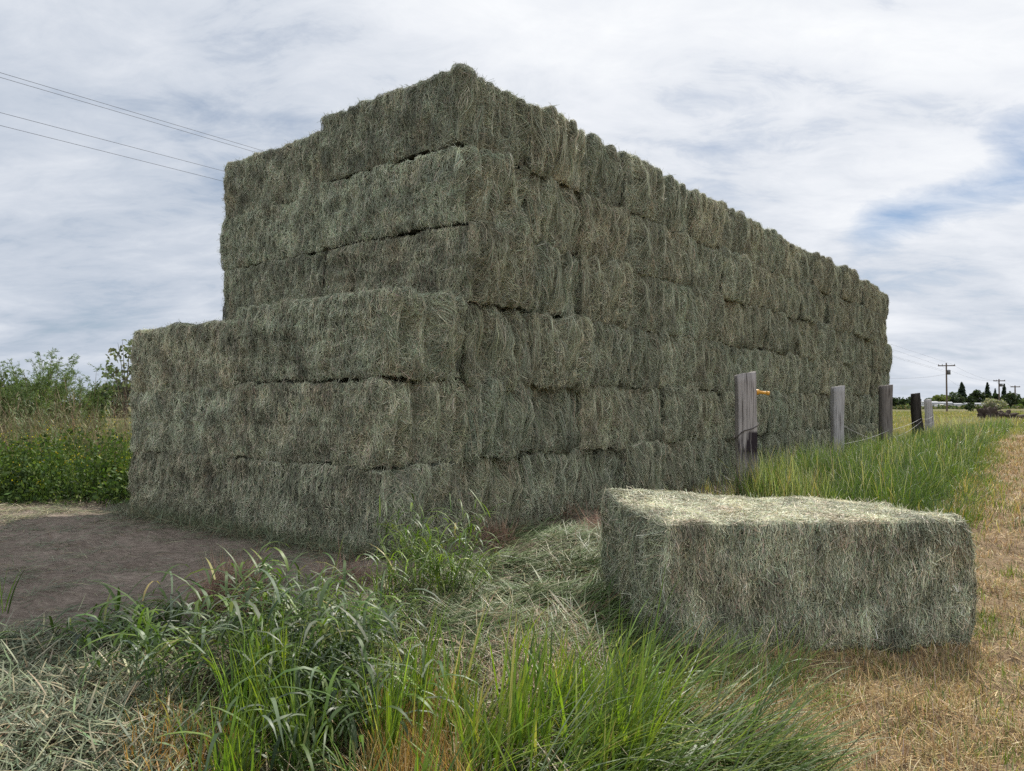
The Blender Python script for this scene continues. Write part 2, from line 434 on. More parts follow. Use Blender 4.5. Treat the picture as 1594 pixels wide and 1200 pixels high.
    def locks(s, f, n_l, r, per=(40, 90), drop=(.3, .75), start=(.55, 1.03), wd=(.003, .0055), spread=.035, fat=.05):
        """tresses of long straw that hang down a face from its upper edge"""
        A_, B_ = s.ext(f); out = []
        for _ in range(n_l):
            n = int(r.uniform(*per)); a0 = r.uniform(-A_, A_); b0 = B_ * (2 * r.uniform(*start) - 1)
            D = r.uniform(*drop); K = 6; t = np.linspace(0, 1, K)
            sw = r.normal(0, .08); ph = r.uniform(0, 6)
            aa = a0 + r.normal(0, spread, n)[:, None] * (.5 + .9 * t) + sw * t ** 1.5 + .015 * np.sin(ph + 5 * t) + r.normal(0, .05, n)[:, None] * t ** 2
            bb = b0 + r.normal(0, .06, n)[:, None] - t * (D * r.uniform(.45, 1.1, n))[:, None]
            off = .008 + r.uniform(0, 1, n)[:, None] * fat * (.35 + .65 * np.sin(PI * np.clip(t, 0, 1) ** .7)) * r.uniform(.4, 1)
            p, nrm = s.skin(s.face(f, aa, bb), off)
            tan = unit(p[:, -1] - p[:, 0]); sd = unit(np.cross(tan, nrm[:, 2])); nn = np.cross(sd, tan)
            ro = r.uniform(-1.0, 1.0, n)[:, None]
            pal = palette(n, HAYC, HAYW, .18, r) * r.uniform(.9, 1.25)
            out.append((*ribbons(p, r.uniform(*wd, n), sd * np.cos(ro) + nn * np.sin(ro), np.clip(pal, .01, .8), np.interp(t, [0, .3, 1], [.7, 1, .4])), 1))
        return out

def dark_side(r, sh, f, n_spot=2):
    return []

def end_bale_mesh(seed):
    """a bale of which the picture shows the end and the top edge"""
    r = np.random.default_rng(seed); sh = BaleShape(seed * 7 + 1, r=.055)
    P = sh.core(.05)
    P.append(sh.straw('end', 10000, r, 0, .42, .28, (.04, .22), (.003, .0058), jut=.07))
    P += sh.locks('end', 13, r, per=(25, 60), drop=(.2, .65), spread=.032, fat=.06)
    near_end = lambda a, b: a > BL / 2 - .3
    P.append(sh.straw('front', 5200, r, 0, .4, .3, (.06, .22), region=near_end, jut=.08))
    P.append(sh.straw('back', 4200, r, 0, .4, .3, (.06, .22), region=near_end, jut=.08))
    P.append(sh.straw('top', 9000, r, 0, .9, .6, (.08, .26), region=lambda a, b: a > BL / 2 - .45, jut=.14))
    P.append(sh.straw('bottom', 1200, r, 0, .9, .6, (.06, .16), region=near_end, jut=.1))
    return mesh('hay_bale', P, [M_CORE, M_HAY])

def side_bale_mesh(seed, end=True, top=False, back_end=False):
    """a bale that shows its long side (and, at the corner, its end)"""
    r = np.random.default_rng(seed); sh = BaleShape(seed * 7 + 1, r=.05)
    P = sh.core(.04)
    P.append(sh.straw('front', 17000, r, 0, .28, .2, (.03, .12), (.003, .0055), jut=.04))
    P.append(sh.straw('front', 4200, r, 0, 1.0, .7, (.04, .14), (.003, .0055), jut=.08, region=lambda a, b: b < .0))
    if end:
        P.append(sh.straw('end', 12500, r, 0, .48, .32, (.04, .2), (.003, .0057), jut=.08))
        P += sh.locks('end', 11, r, per=(22, 50), drop=(.15, .5), spread=.03, fat=.05)
        P.append(sh.straw('front', 1800, r, 0, .5, .4, (.1, .3), jut=.15, region=lambda a, b: a > BL / 2 - .4 - .2 * b))
    else:
        P.append(sh.straw('end', 2500, r, 0, .5, .4, (.05, .2), jut=.1, region=lambda a, b: a < -BW / 2 + .35))
    P.append(sh.straw('back_end', 2500, r, 0, .5, .4, (.05, .2), jut=.1, region=lambda a, b: a < -BW / 2 + .35))
    P.append(sh.straw('top', 9000 if top else 1600, r, 0, .9, .6, (.07, .24), region=(None if top else lambda a, b: b < -BW / 2 + .35), jut=.12))
    if back_end: P.append(sh.straw('back_end', 4000, r, 0, .5, .4, (.08, .32), jut=.2))
    P.append(sh.straw('bottom', 1000, r, 0, .9, .6, (.06, .16), region=lambda a, b: (b < -BW / 2 + .15) | (a > BL / 2 - .2), jut=.1))
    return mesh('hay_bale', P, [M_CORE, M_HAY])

ROWS = ['bottom row', 'second row up', 'third row up', 'fourth row up', 'fifth row up', 'top row']
ORD = 'first second third fourth fifth sixth seventh eighth ninth tenth eleventh twelfth thirteenth fourteenth fifteenth sixteenth seventeenth eighteenth nineteenth'.split()
END_MESHES = [end_bale_mesh(100 + k) for k in range(12)]
r = np.random.default_rng(3)
GROUP = 'hay bales in the big stack'
last = None
for row in range(6):
    up = row >= 3
    ncol = 18 if up else 19
    z = row * BH
    for c in range(ncol):
        k = c + (1 if up else 0)
        ctr = C0 + VX * PW * (k + .5) + UX * (BL / 2)
        pull = r.normal(0, .045); dv = r.normal(0, .012); yaw = r.normal(0, .012); dz = r.normal(0, .012)
        if row == 5: dz = r.normal(0, .028); yaw *= 1.8
        if row == 0 and c == 0: pull = .06
        if row == 0 and c in (1, 2, 3): pull = -.12
        if row == 3 and c == 0: pull = .15; dv = -.06
        if row == 3 and c == 1: pull = -.06; dv = .03
        if row == 2 and c in (1, 2): dz = -.035
        if row in (4, 5) and c == 0: pull = -.05
        if row in (1, 2) and c == 1: pull = .05
        if row == 5 and c == 0: dz = .02
        if row == 5 and c == 1: dz = -.03
        if row == 5 and c == 2: dz = .0
        ctr = ctr + NX * pull + VX * dv
        if c == 0:
            me = side_bale_mesh(200 + row, True, row in (2, 5))
            label = f'hay bale in the {ROWS[row]} at the near corner, showing long side and end'
        else:
            j = r.integers(12)
            if j == last: j = (j + 1) % 12
            me, last = END_MESHES[j], j
            label = f"hay bale end in the {ROWS[row]}, {ORD[c]} bale from the stack's near corner"
        o = link('hay_bale', me, None, (*ctr, z + dz), -A + yaw)
        tag(o, label, 'hay bale', GROUP)
    # the left bale of the front
    k = 1 if up else 0
    ctr = C0 + VX * PW * (k + .5) + UX * (BL * 1.5 + .015)
    ang = -A
    if up:
        ctr = ctr + VX * {3: .0, 4: .03, 5: .07}[row] - UX * {3: .085, 4: .085, 5: .0}[row]; ang = -A + .004; z = z + {3: .0, 4: .0, 5: -.12}[row]
    else:
        ctr = ctr + VX * .10 + UX * .24; z = z - (.10 if row == 2 else .04 * row)
    o = link('hay_bale', side_bale_mesh(300 + row, False, row in (2, 5), True), None, (*(ctr + UX * r.normal(0, .02)), z), ang)
    o.scale = (.94, 1, {3: 1, 4: .9, 5: 1}[row]) if up else (1.09, 1, 1)
    tag(o, f"hay bale in the {ROWS[row]} at the left end of the stack's front", 'hay bale', GROUP)

# the single bale lying in front
FG_L, FG_W, FG_H = 2.16, 1.32, .91
def fg_warp(p):
    x, y, z = p[..., 0], p[..., 1], p[..., 2]
    left = sstep(.2, -1.1, x); back = (y + FG_W / 2) / FG_W
    q = p.copy()
    q[..., 0] = x - .16 * left * back + .05 * np.sin(z / FG_H * PI) * sstep(.6, 1.1, x)
    q[..., 2] = z + .10 * left * sstep(.7, 1.0, back) * z - .05 * sstep(.5, 1.1, x) * back * z
    q[..., 1] = y - .10 * sstep(.5, 1.1, x) * back
    return q
r = np.random.default_rng(77)
sh = BaleShape(901, FG_L, FG_W, FG_H, r=.035, warp=fg_warp, amp=.8); sh.cr = .003; sh.flat = .3
P = sh.core(.03)
LITW = [30, 20, 22, 12, 9, 15]
P.append(sh.straw('front', 32000, r, 0, .2, .12, (.035, .14), (.003, .0055), jut=.05, cols=LITW))
P.append(sh.straw('front', 4500, r, 0, 1.2, .8, (.04, .14), (.0025, .005), jut=.12, region=lambda a, b: b < -.05))
P.append(sh.straw('back_end', 15000, r, .2, .7, .4, (.08, .34), (.003, .006), jut=.12, K=5))
P += sh.locks('back_end', 9, r, per=(25, 50), drop=(.15, .5))
P.append(sh.straw('front', 1500, r, 0, .6, .4, (.06, .2), jut=.15, region=lambda a, b: (a < -FG_L / 2 + .3)))
P.append(sh.straw('top', 30000, r, PI / 2, .9, .7, (.04, .16), (.003, .0055), jut=.03, cols=[20, 34, 4, 38, 6, 1]))
P.append(sh.straw('end', 12000, r, 0, .5, .4, (.06, .24), jut=.1))
P.append(sh.straw('back', 4000, r, 0, .5, .4, (.06, .2), jut=.1, region=lambda a, b: b > 0))
fg_rot = math.radians(4)
fg_c = np.array([1.06, 5.15]) + np.array([math.cos(fg_rot), math.sin(fg_rot)]) * FG_L / 2 + np.array([-math.sin(fg_rot), math.cos(fg_rot)]) * FG_W / 2
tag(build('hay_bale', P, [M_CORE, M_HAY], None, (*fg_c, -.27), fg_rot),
    'single large hay bale lying apart by the cut field, its top pale in the sun', 'hay bale')
FGM = lambda x, y, pad=0: (np.abs((x - fg_c[0]) * math.cos(fg_rot) + (y - fg_c[1]) * math.sin(fg_rot)) < FG_L / 2 + pad) & (np.abs(-(x - fg_c[0]) * math.sin(fg_rot) + (y - fg_c[1]) * math.cos(fg_rot)) < FG_W / 2 + pad)

# ------------------------------------------------------------------ grass and loose hay
GREENS = [(.10, .165, .03), (.075, .13, .03), (.14, .20, .04), (.06, .10, .035), (.2, .22, .06), (.36, .3, .13)]
BRIGHT = [(.19, .28, .03), (.14, .22, .03), (.25, .32, .045), (.08, .14, .03), (.38, .34, .11)]
GREY = [(.155, .19, .115), (.23, .25, .165), (.10, .13, .075), (.33, .30, .19), (.2, .15, .09)]
TAN = [(.44, .305, .135), (.51, .38, .19), (.32, .215, .11), (.57, .47, .30), (.23, .25, .08)]
U = lambda n, a, b: rng.uniform(a, b, n)
N_ = lambda n, m, s: rng.normal(m, s, n)

def clear(p, pad=.0):
    al, ou = stack_coords(p[:, 0], p[:, 1])
    ok = ~FGM(p[:, 0], p[:, 1], pad) & ~((ou < .02) & (al > -.02) & (al < 23))
    return p[ok]

def lying(p, ln, cols, w, wd=(.003, .006), lift=.02, az=None, K=4, jit=.2, up=0.0, bend=.25):
    """cut strands lying on the ground or on one another"""
    n = len(p); az = U(n, 0, 2 * PI) if az is None else az
    p = p.copy(); p[:, 2] += rng.random(n) * lift
    return blades(p, U(n, *ln), U(n, 1.2 - up, 1.55), N_(n, bend, .2), az, U(n, *wd), palette(n, cols, w, jit), K, np.interp(np.linspace(0, 1, K), [0, .5, 1], [.7, 1, .3]), twist=.9)

def tall(p, h, cols, w, wd, th=.12, bend=.5, az=None, azs=9, K=5, jit=.18, power=1.6):
    n = len(p); a = U(n, 0, 2 * PI) if az is None else N_(n, az, azs)
    return blades(p, U(n, *h), np.abs(N_(n, th, th * .7)), np.abs(N_(n, bend, bend * .6)), a, U(n, *wd), palette(n, cols, w, jit), K, power=power)

def leafy_clump(c, n_st, rad, h, cols, w, leaf=(.2, .38), wd=(.009, .018), droop=1.7, per=6, lean=.25):
    """stems that carry arching leaves, as reed grass does"""
    cx, cy = c[0], c[1]
    bx = cx + rng.normal(0, rad, n_st); by = cy + rng.normal(0, rad, n_st)
    base = np.column_stack([bx, by, ground_z(bx, by)])
    az = np.arctan2(by - cy, bx - cx) + rng.normal(0, .7, n_st); H = U(n_st, *h); th = np.abs(N_(n_st, lean, lean * .5))
    out = [blades(base, H, th, U(n_st, .1, .5), az, U(n_st, .004, .007), palette(n_st, cols, w), 5, [1, 1, .9, .7, .3])]
    m = n_st * per; i = np.repeat(np.arange(n_st), per); s = np.tile(np.linspace(.25, .98, per), n_st) + rng.normal(0, .05, m)
    d = np.column_stack([np.cos(az[i]) * np.sin(th[i] + .15 * s), np.sin(az[i]) * np.sin(th[i] + .15 * s), np.cos(th[i] + .15 * s)])
    lb = base[i] + d * (H[i] * s)[:, None]
    out.append(blades(lb, U(m, *leaf), U(m, .25, .9), np.abs(N_(m, droop, .5)), U(m, 0, 2 * PI), U(m, *wd), palette(m, cols, w), 6,
                      np.interp(np.linspace(0, 1, 6), [0, .2, .5, .8, 1], [.6, 1, .9, .5, .05]), power=.9, twist=.4))
    return out

def stuff(name, parts, mat):
    return tag(build(name, [(*p, 0) for p in parts], [mat]), kind='stuff')

gz = lambda px, py: at(px, py, -.18)[:2]
# --- loose pale hay heaped at the lower left
L = []
heap = [(-4.6, 4.9), (-3.0, 5.0), (-2.4, 4.7), (-1.75, 4.0), (-1.35, 3.0), (-3.2, 2.4), (-4.4, 3.4)]
p = scatter(heap, 20000)
L.append(lying(p, (.04, .18), GREY + [(.07, .085, .05)], [26, 22, 22, 18, 8, 14], (.005, .012), .06, up=.3, bend=.08))
p = scatter(heap, 5500)
L.append(lying(p, (.06, .22), GREY + [(.2, .26, .13)], [26, 32, 10, 26, 2, 10], (.006, .014), .10, up=.35, bend=.12))
# --- mat of cut grass between the bale and the stack
mat_poly = [(-1.1, 6.2), (-.5, 7.0), (.3, 8.6), (1.15, 9.0), (1.2, 7.2), (.8, 6.4), (.75, 5.3), (-.3, 4.7), (-1.0, 5.1)]
p = clear(scatter(mat_poly, 5200, lambda x, y: .35 + .65 * sstep(-.4, .5, G2(np.stack([x, y, 0 * x], -1)))))
dirn = -.25 + 1.1 * G1(p * np.array([1, 1, 0]))
L.append(lying(p, (.1, .34), [(.13, .18, .07), (.22, .26, .14), (.07, .11, .04), (.34, .31, .19), (.2, .13, .09)], [32, 22, 22, 10, 16], (.005, .011), .05, az=dirn + N_(len(p), 0, .6), up=.3))
p = clear(scatter([(.0, 6.6), (.5, 8.0), (1.15, 8.6), (1.05, 6.8), (.5, 5.9)], 900))
L.append(lying(p, (.1, .35), GREY, [20, 40, 4, 36, 0], (.005, .010), .08, up=.3))
for px, py, az_, n in [(860, 860, .3, 520), (820, 850, -.2, 420), (900, 890, .6, 420), (760, 920, 2.6, 420), (850, 930, .1, 420), (720, 950, 2.9, 420), (900, 930, .9, 320), (800, 970, .0, 400), (680, 960, .2, 300), (780, 890, .4, 380), (880, 975, -.4, 350), (620, 960, 2.8, 280)]:
    c = at(px, py, -.1)[:2]; q = c + rng.normal(0, [.24, .16], (n, 2)); q3 = clear(np.column_stack([q, ground_z(q[:, 0], q[:, 1])])); m = len(q3)
    q3[:, 2] += .05 * np.exp(-((q3[:, 0] - c[0]) ** 2 + (q3[:, 1] - c[1]) ** 2) / .05) * rng.random(m)
    L.append(blades(q3, U(m, .2, .48), U(m, .95, 1.4), U(m, .1, .7), N_(m, az_, .4), U(m, .005, .010), palette(m, [(.12, .18, .07), (.2, .26, .13), (.06, .1, .035), (.32, .33, .22)], [32, 30, 16, 22], .18), 5))
# --- fringe of fallen hay along the foot of the stack
t = U(6500, -.1, 5.1); o_ = np.abs(N_(6500, 0, .2))
q = C0 + UX * t[:, None] - VX * (o_ + .0)[:, None]
p = np.column_stack([q, ground_z(q[:, 0], q[:, 1])])
L.append(lying(p, (.06, .26), GREY, [36, 22, 22, 12, 8], (.003, .006), .10, up=.6))
t = U(5200, -.1, 12); o_ = np.abs(N_(5200, 0, .28))
q = C0 + VX * t[:, None] + NX * o_[:, None]
p = clear(np.column_stack([q, ground_z(q[:, 0], q[:, 1])]))
L.append(lying(p, (.06, .28), GREY + [(.16, .1, .07)], [26, 16, 22, 8, 8, 20], (.003, .006), .07, up=.5))
# --- scraps over the yard
p = clear(scatter([(-9, 11.5), (-5.6, 11.6), (-1.6, 7.2), (-1.2, 5.4), (-4, 4.6), (-7, 7.5)], 12000, lambda x, y: .2 + .88 * sstep(.2, 1.2, G2(np.stack([x, y, 0 * x], -1)) + .4 * G1(np.stack([x, y, 0 * x], -1)))))
L.append(lying(p, (.05, .2), GREY, [36, 18, 26, 8, 12], (.003, .006), .015))
p = scatter([(-9.5, 12.4), (-5.8, 12.2), (-5.4, 10.4), (-6.2, 8.9), (-9.5, 9.5)], 5000, lambda x, y: .2 + .8 * sstep(-.2, .8, G2(np.stack([x, y, 0 * x], -1))))
L.append(lying(p, (.06, .22), [(.3, .29, .17), (.42, .38, .24), (.14, .18, .07), (.2, .15, .1)], [30, 25, 25, 20], (.004, .008), .03))
stuff('loose_hay', L, M_LOOSE)

# --- tall grass of the foreground
def tufts(C, n, rad, h, cols, w, wd, lean=.12, bend=.5, az=None, azs=1.2, K=6, pw=1.5):
    """many separate tufts, each with its own height, tone and lean"""
    M = len(C); cnt = rng.integers(n[0], n[1] + 1, M); i = np.repeat(np.arange(M), cnt); m = len(i)
    H = U(M, *h)[i] * rng.uniform(.4, 1.0, m) ** .7
    o = rng.normal(0, rad, (m, 2)); q = C[i] + o
    ok = clear(np.column_stack([q, np.arange(m)]), .0)[:, 2].astype(int); q, i, o, H = q[ok], i[ok], o[ok], H[ok]; m = len(ok)
    base = np.column_stack([q, ground_z(q[:, 0], q[:, 1]) - .01])
    ta = (U(M, 0, 2 * PI) if az is None else N_(M, az, azs))[i]
    a = np.where(rng.random(m) < .6, ta + N_(m, 0, .5), np.arctan2(o[:, 1], o[:, 0]) + N_(m, 0, .4))
    tone = rng.uniform(.75, 1.2, M)[i][:, None]
    return blades(base, H, np.abs(N_(m, lean, lean * .7)) + np.hypot(o[:, 0], o[:, 1]) / rad * lean * .4, np.abs(N_(M, bend, bend * .5))[i] * U(m, .4, 1.5), a, U(m, *wd), palette(m, cols, w, .15) * tone, K, power=pw, twist=.45)
def cen(poly, n): return scatter(poly, n)[:, :2]
# straw, cut leaves and old stems lying between the tufts
L2 = []
under = [gz(120, 1060), gz(330, 1000), gz(620, 960), gz(900, 960), gz(1010, 1090), gz(1150, 1130), gz(1250, 1250), gz(150, 1250)]
p = clear(scatter(under, 6500))
L2.append(lying(p, (.08, .32), [(.36, .28, .17), (.24, .17, .10), (.16, .2, .1), (.24, .26, .17), (.46, .38, .25), (.09, .12, .045)], [16, 20, 20, 14, 8, 24], (.003, .008), .05, up=.35))
p = clear(scatter([gz(470, 1000), gz(640, 950), gz(880, 950), gz(960, 1010), gz(900, 1100), gz(560, 1120)], 1600))
L2.append(lying(p, (.1, .36), [(.46, .36, .24), (.36, .27, .18), (.42, .42, .32), (.2, .24, .13)], [26, 20, 24, 14], (.003, .008), .06, up=.35))
stuff('straw_litter', L2, M_LOOSE)
T = []
T.append(tufts(cen([gz(620, 1230), gz(640, 1130), gz(800, 1080), gz(1000, 1070), gz(1060, 1130), gz(1000, 1260), gz(620, 1270)], 33), (5, 22), .035, (.25, .82), BRIGHT, [30, 24, 24, 14, 8], (.008, .016), .14, .45, .7, .7))
T.append(tufts(cen([gz(640, 1080), gz(800, 1030), gz(960, 1040), gz(1010, 1110), gz(700, 1120)], 15), (4, 12), .03, (.25, .6), BRIGHT, [34, 26, 22, 14, 4], (.005, .011), .12, .5))
T.append(tufts(cen([gz(585, 1110), gz(650, 1070), gz(670, 1180), gz(590, 1220)], 9), (14, 30), .035, (.5, .76), BRIGHT, [30, 30, 16, 22, 2], (.006, .012), .1, .3, .6, .6))
T.append(tufts(cen([gz(335, 1180), gz(380, 1090), gz(470, 1090), gz(490, 1200), gz(440, 1260), gz(335, 1250)], 22), (14, 34), .04, (.36, .68), BRIGHT + [(.05, .09, .03)], [28, 28, 12, 22, 0, 12], (.007, .014), .1, .35))
T.append(tufts(cen([gz(190, 1200), gz(250, 1090), gz(600, 1090), gz(640, 1260), gz(200, 1260)], 70), (6, 18), .05, (.14, .42), GREENS + [(.17, .2, .13)], [26, 26, 18, 14, 6, 4, 10], (.006, .013), .3, .9))
T.append(tufts(cen([gz(140, 1090), gz(330, 1040), gz(620, 1010), gz(900, 1040), gz(1060, 1110), gz(1250, 1240), gz(150, 1240)], 80), (8, 22), .06, (.07, .24), GREENS, [30, 30, 14, 18, 4, 4], (.004, .010), .5, 1.0, K=4))
T.append(tufts(cen([gz(700, 1260), gz(720, 1150), gz(800, 1140), gz(800, 1260)], 14), (20, 40), .07, (.1, .26), [(.05, .09, .03), (.07, .11, .04), (.09, .13, .05)], [1, 1, 1], (.006, .013), .6, 1.0, K=4))
# arching broad-leaved clumps
for px, py, n, rad, h in [(470, 1085, 62, .15, (.45, .76)), (520, 1060, 32, .14, (.35, .66)), (425, 1040, 34, .12, (.42, .74)), (455, 1020, 26, .12, (.4, .7)), (560, 1010, 14, .13, (.25, .45)),
                          (285, 1075, 24, .16, (.3, .52)), (190, 1030, 18, .15, (.12, .24)), (130, 1010, 12, .15, (.06, .14)),
                          (250, 1000, 18, .15, (.12, .28)), (500, 1170, 20, .14, (.3, .5)), (560, 1130, 20, .14, (.3, .5)), (310, 1010, 16, .15, (.12, .3))]:
    T += leafy_clump(gz(px, py), n, rad, h, GREENS + [(.16, .2, .13), (.035, .06, .025)], [16, 24, 8, 20, 2, 1, 22, 10], leaf=(.2, .42), wd=(.011, .024), droop=1.9)
for px, py, n, rad, h in [(672, 915, 44, .12, (.4, .74)), (700, 925, 26, .11, (.3, .6)), (650, 930, 18, .12, (.3, .5)), (600, 950, 8, .2, (.12, .25))]:
    c = at(px, py, -.08)[:2]
    T += leafy_clump(c, n, rad, h, GREENS + BRIGHT[:2] + [(.17, .21, .13)], [18, 22, 12, 10, 4, 1, 12, 10, 10], leaf=(.2, .4), wd=(.008, .014), lean=.3)
# a few lone tall blades
for px, py, h in [(505, 960, .6), (540, 1000, .7), (590, 960, .45), (500, 985, .5), (655, 1080, .75), (8, 990, .4), (720, 1190, .55), (830, 1180, .6)]:
    c = gz(px, py); n = 6; q = c + rng.normal(0, .04, (n, 2))
    T.append(tall(np.column_stack([q, ground_z(q[:, 0], q[:, 1])]), (h * .6, h), BRIGHT, [1, 1, 1, 1, 0], (.007, .014), .15, .3))
stuff('tall_grass', T, M_GRASS)

# --- long grass lodged flat towards the right
T = []
def swept(poly, n, ln, th, bend, az, cols, w, wd, K=7):
    p = clear(scatter(poly, n), .02); m = len(p)
    g = G2(p * np.array([.8, .8, 0]) + 3); h_ = G2(p * np.array([1.3, 1.3, 0]) + 11)
    return blades(p, U(m, *ln), np.clip(N_(m, th, .22) + .25 * g, .1, 1.5), np.abs(N_(m, bend, .35)), N_(m, az, .38) + .5 * h_, U(m, *wd), palette(m, cols, w, .2), K, power=.8, twist=.6)
SW = GREENS + [(.2, .24, .15), (.15, .19, .11)]
T.append(swept([gz(820, 1170), gz(920, 1110), gz(1040, 1110), gz(1130, 1150), gz(1150, 1250), gz(850, 1260)], 560, (.35, .8), 1.08, .45, -.14, SW, [22, 20, 24, 10, 3, 2, 10, 9], (.007, .014)))
T.append(swept([gz(970, 1150), gz(1080, 1120), gz(1200, 1160), gz(1240, 1250), gz(980, 1250)], 850, (.3, .65), 1.28, .25, -.1, SW, [20, 18, 20, 10, 3, 2, 15, 12], (.006, .012), 6))
T.append(swept([gz(880, 1100), gz(960, 1060), gz(1050, 1090), gz(1050, 1130), gz(900, 1140)], 110, (.4, .8), .55, .7, .1, SW, [18, 18, 40, 10, 3, 2, 5, 5], (.007, .014)))
T.append(tufts(cen([gz(690, 1240), gz(700, 1140), gz(880, 1090), gz(1000, 1090), gz(1060, 1160), gz(960, 1260)], 24), (4, 14), .04, (.35, .85), BRIGHT + [(.06, .11, .03)], [30, 26, 22, 12, 3, 10], (.008, .016), .5, .5, .05, .35))
T.append(swept([gz(780, 1190), gz(880, 1130), gz(1010, 1130), gz(1090, 1160), gz(1060, 1260), gz(800, 1260)], 260, (.4, .8), .8, .6, -.02, BRIGHT + GREENS[:2] + [(.2, .24, .15)], [18, 22, 10, 24, 2, 14, 16, 10], (.007, .014)))
T.append(tufts(cen([gz(820, 1240), gz(900, 1140), gz(1060, 1120), gz(1180, 1160), gz(1220, 1240)], 46), (10, 24), .07, (.08, .24), [(.05, .085, .03), (.07, .11, .035), (.1, .14, .05)], [1, 1, 1], (.006, .012), .7, .9, -.1, .6, K=4))
T.append(tufts(cen([gz(860, 1140), gz(930, 1060), gz(1020, 1080), gz(1050, 1130), gz(960, 1200)], 15), (4, 10), .03, (.35, .68), BRIGHT, [34, 26, 26, 10, 4], (.008, .015), .35, .6, .2, .5))
# against the near left foot of the single bale
T.append(swept([gz(880, 960), gz(930, 930), gz(1000, 1010), gz(1060, 1050), gz(960, 1070)], 240, (.2, .5), .6, .9, .3, GREENS, [24, 26, 12, 30, 2, 2], (.007, .014), 6))
p = clear(scatter([gz(1050, 1040), gz(1230, 1035), gz(1260, 1080), gz(1080, 1080)], 300), .0)
T.append(blades(p, U(len(p), .2, .5), np.abs(N_(len(p), .7, .3)), np.abs(N_(len(p), .5, .3)), N_(len(p), .4, .8), U(len(p), .004, .008), palette(len(p), GREENS, [26, 26, 20, 10, 6, 8]), 5))
# thin stems with seed heads before the bale
for px, py, hh, az in [(1090, 1060, .55, .3), (1130, 1065, .5, .1), (1180, 1060, .48, -.1), (1060, 1080, .55, .5), (1215, 1050, .4, .2), (1040, 1090, .6, .6)]:
    c = gz(px, py); n = 4; q = c + rng.normal(0, .06, (n, 2))
    T.append(blades(np.column_stack([q, ground_z(q[:, 0], q[:, 1])]), U(n, hh * .6, hh), U(n, .2, .6), U(n, .4, .9), N_(n, az, .4), U(n, .003, .005), palette(n, BRIGHT + [(.4, .27, .18)], [1, 1, 1, 0, 1, 2]), 6, [1, .8, .7, .6, 1.3, .8]))
stuff('lodged_grass', T, M_GRASS)

# --- straw coloured stubble and dead stems
T = []
p = clear(scatter([gz(560, 1240), gz(580, 1090), gz(720, 1060), gz(760, 1240)], 1600))
T.append(tall(p, (.08, .3), [(.5, .3, .07), (.46, .33, .14), (.36, .2, .06), (.55, .42, .2)], [3, 3, 2, 2], (.003, .006), .25, .4, K=4))
p = clear(scatter([gz(180, 1240), gz(240, 1120), gz(340, 1130), gz(400, 1240)], 500))
T.append(tall(p, (.06, .24), [(.5, .28, .06), (.46, .33, .14), (.36, .2, .06)], [3, 3, 2], (.004, .008), .4, .6, K=4))
p = clear(scatter([gz(740, 1030), gz(860, 960), gz(960, 1000), gz(900, 1060), gz(760, 1080)], 600))
T.append(lying(p, (.06, .25), [(.38, .26, .17), (.46, .36, .25), (.3, .2, .12)], [1, 1, 1], (.003, .006), .05, up=.9))
for px, py, R, H, n, z in [(362, 925, .27, .30, 1700, 0), (400, 950, .2, .2, 600, -.05), (770, 850, .25, .14, 500, 0), (540, 915, .3, .12, 350, -.05), (860, 805, .4, .16, 800, 0), (925, 830, .2, .2, 300, 0)]:
    c = at(px, py, z); u = rng.normal(0, 1, (n, 3)); u = unit(u) * (rng.random((n, 1)) ** .33)
    q = c[:2] + u[:, :2] * R; q3 = np.column_stack([q, ground_z(q[:, 0], q[:, 1]) + np.abs(u[:, 2]) * H])
    q3 = clear(q3)
    n = len(q3)
    T.append(blades(q3, U(n, .1, .34), U(n, .4, 1.9), N_(n, .3, .5), U(n, 0, 2 * PI), U(n, .003, .006), palette(n, [(.28, .18, .13), (.36, .25, .18), (.18, .11, .08), (.44, .34, .24)], [4, 3, 3, 1]), 4))
# stubble of the cut field: dense near the eye, thinning with distance
field = [(1.1, 3.0), (2.6, 2.6), (7, 6), (16, 17), (28, 30), (27, 38), (17.6, 27.6), (7.2, 12.2), (4.4, 8.4), (1.9, 5.6)]
dens = lambda x, y: np.clip((4.6 / np.hypot(x, y)) ** 1.5, 0, 1) * (cut_field(x, y) + .25 * G2(np.stack([x, y, 0 * x], -1)) > -.05) * np.clip(.55 + .5 * G2(np.stack([x, y, 0 * x], -1) * 1.4) + .3 * G1(np.stack([x, y, 0 * x], -1)), .35, 1)
p = clear(scatter(field, 46000, dens), .0)
d = np.hypot(p[:, 0], p[:, 1]); n = len(p)
T.append(blades(p, U(n, .015, .075) * (1 + .03 * d), np.abs(N_(n, .4, .4)), N_(n, .3, .5), U(n, 0, 2 * PI), U(n, .003, .006) * np.maximum(1, d / 6), palette(n, TAN + [(.26, .18, .12)], [24, 24, 18, 14, 9, 12], .25), 3, [1, .9, .4]))
p = clear(scatter(field, 34000, dens), .0); d = np.hypot(p[:, 0], p[:, 1]); n = len(p)
T.append(blades(p, U(n, .05, .18), U(n, 1.2, 1.55), N_(n, .1, .2), U(n, 0, 2 * PI), U(n, .003, .006) * np.maximum(1, d / 7), palette(n, TAN + [(.2, .13, .07)], [22, 26, 16, 26, 3, 7], .2), 3, [.7, 1, .4]))
# the shaded strip of stubble before the single bale
p = clear(scatter([gz(980, 1120), gz(1060, 1060), gz(1240, 1040), gz(1540, 1000), gz(1560, 1240), gz(1200, 1240)], 5500))
n = len(p)
T.append(blades(p, U(n, .03, .14), np.abs(N_(n, .6, .5)), N_(n, .4, .5), U(n, 0, 2 * PI), U(n, .0025, .005), palette(n, TAN + [(.3, .25, .2)], [28, 24, 24, 14, 6, 8], .22), 3, [1, .9, .4]))
stuff('stubble', T, M_DRY)
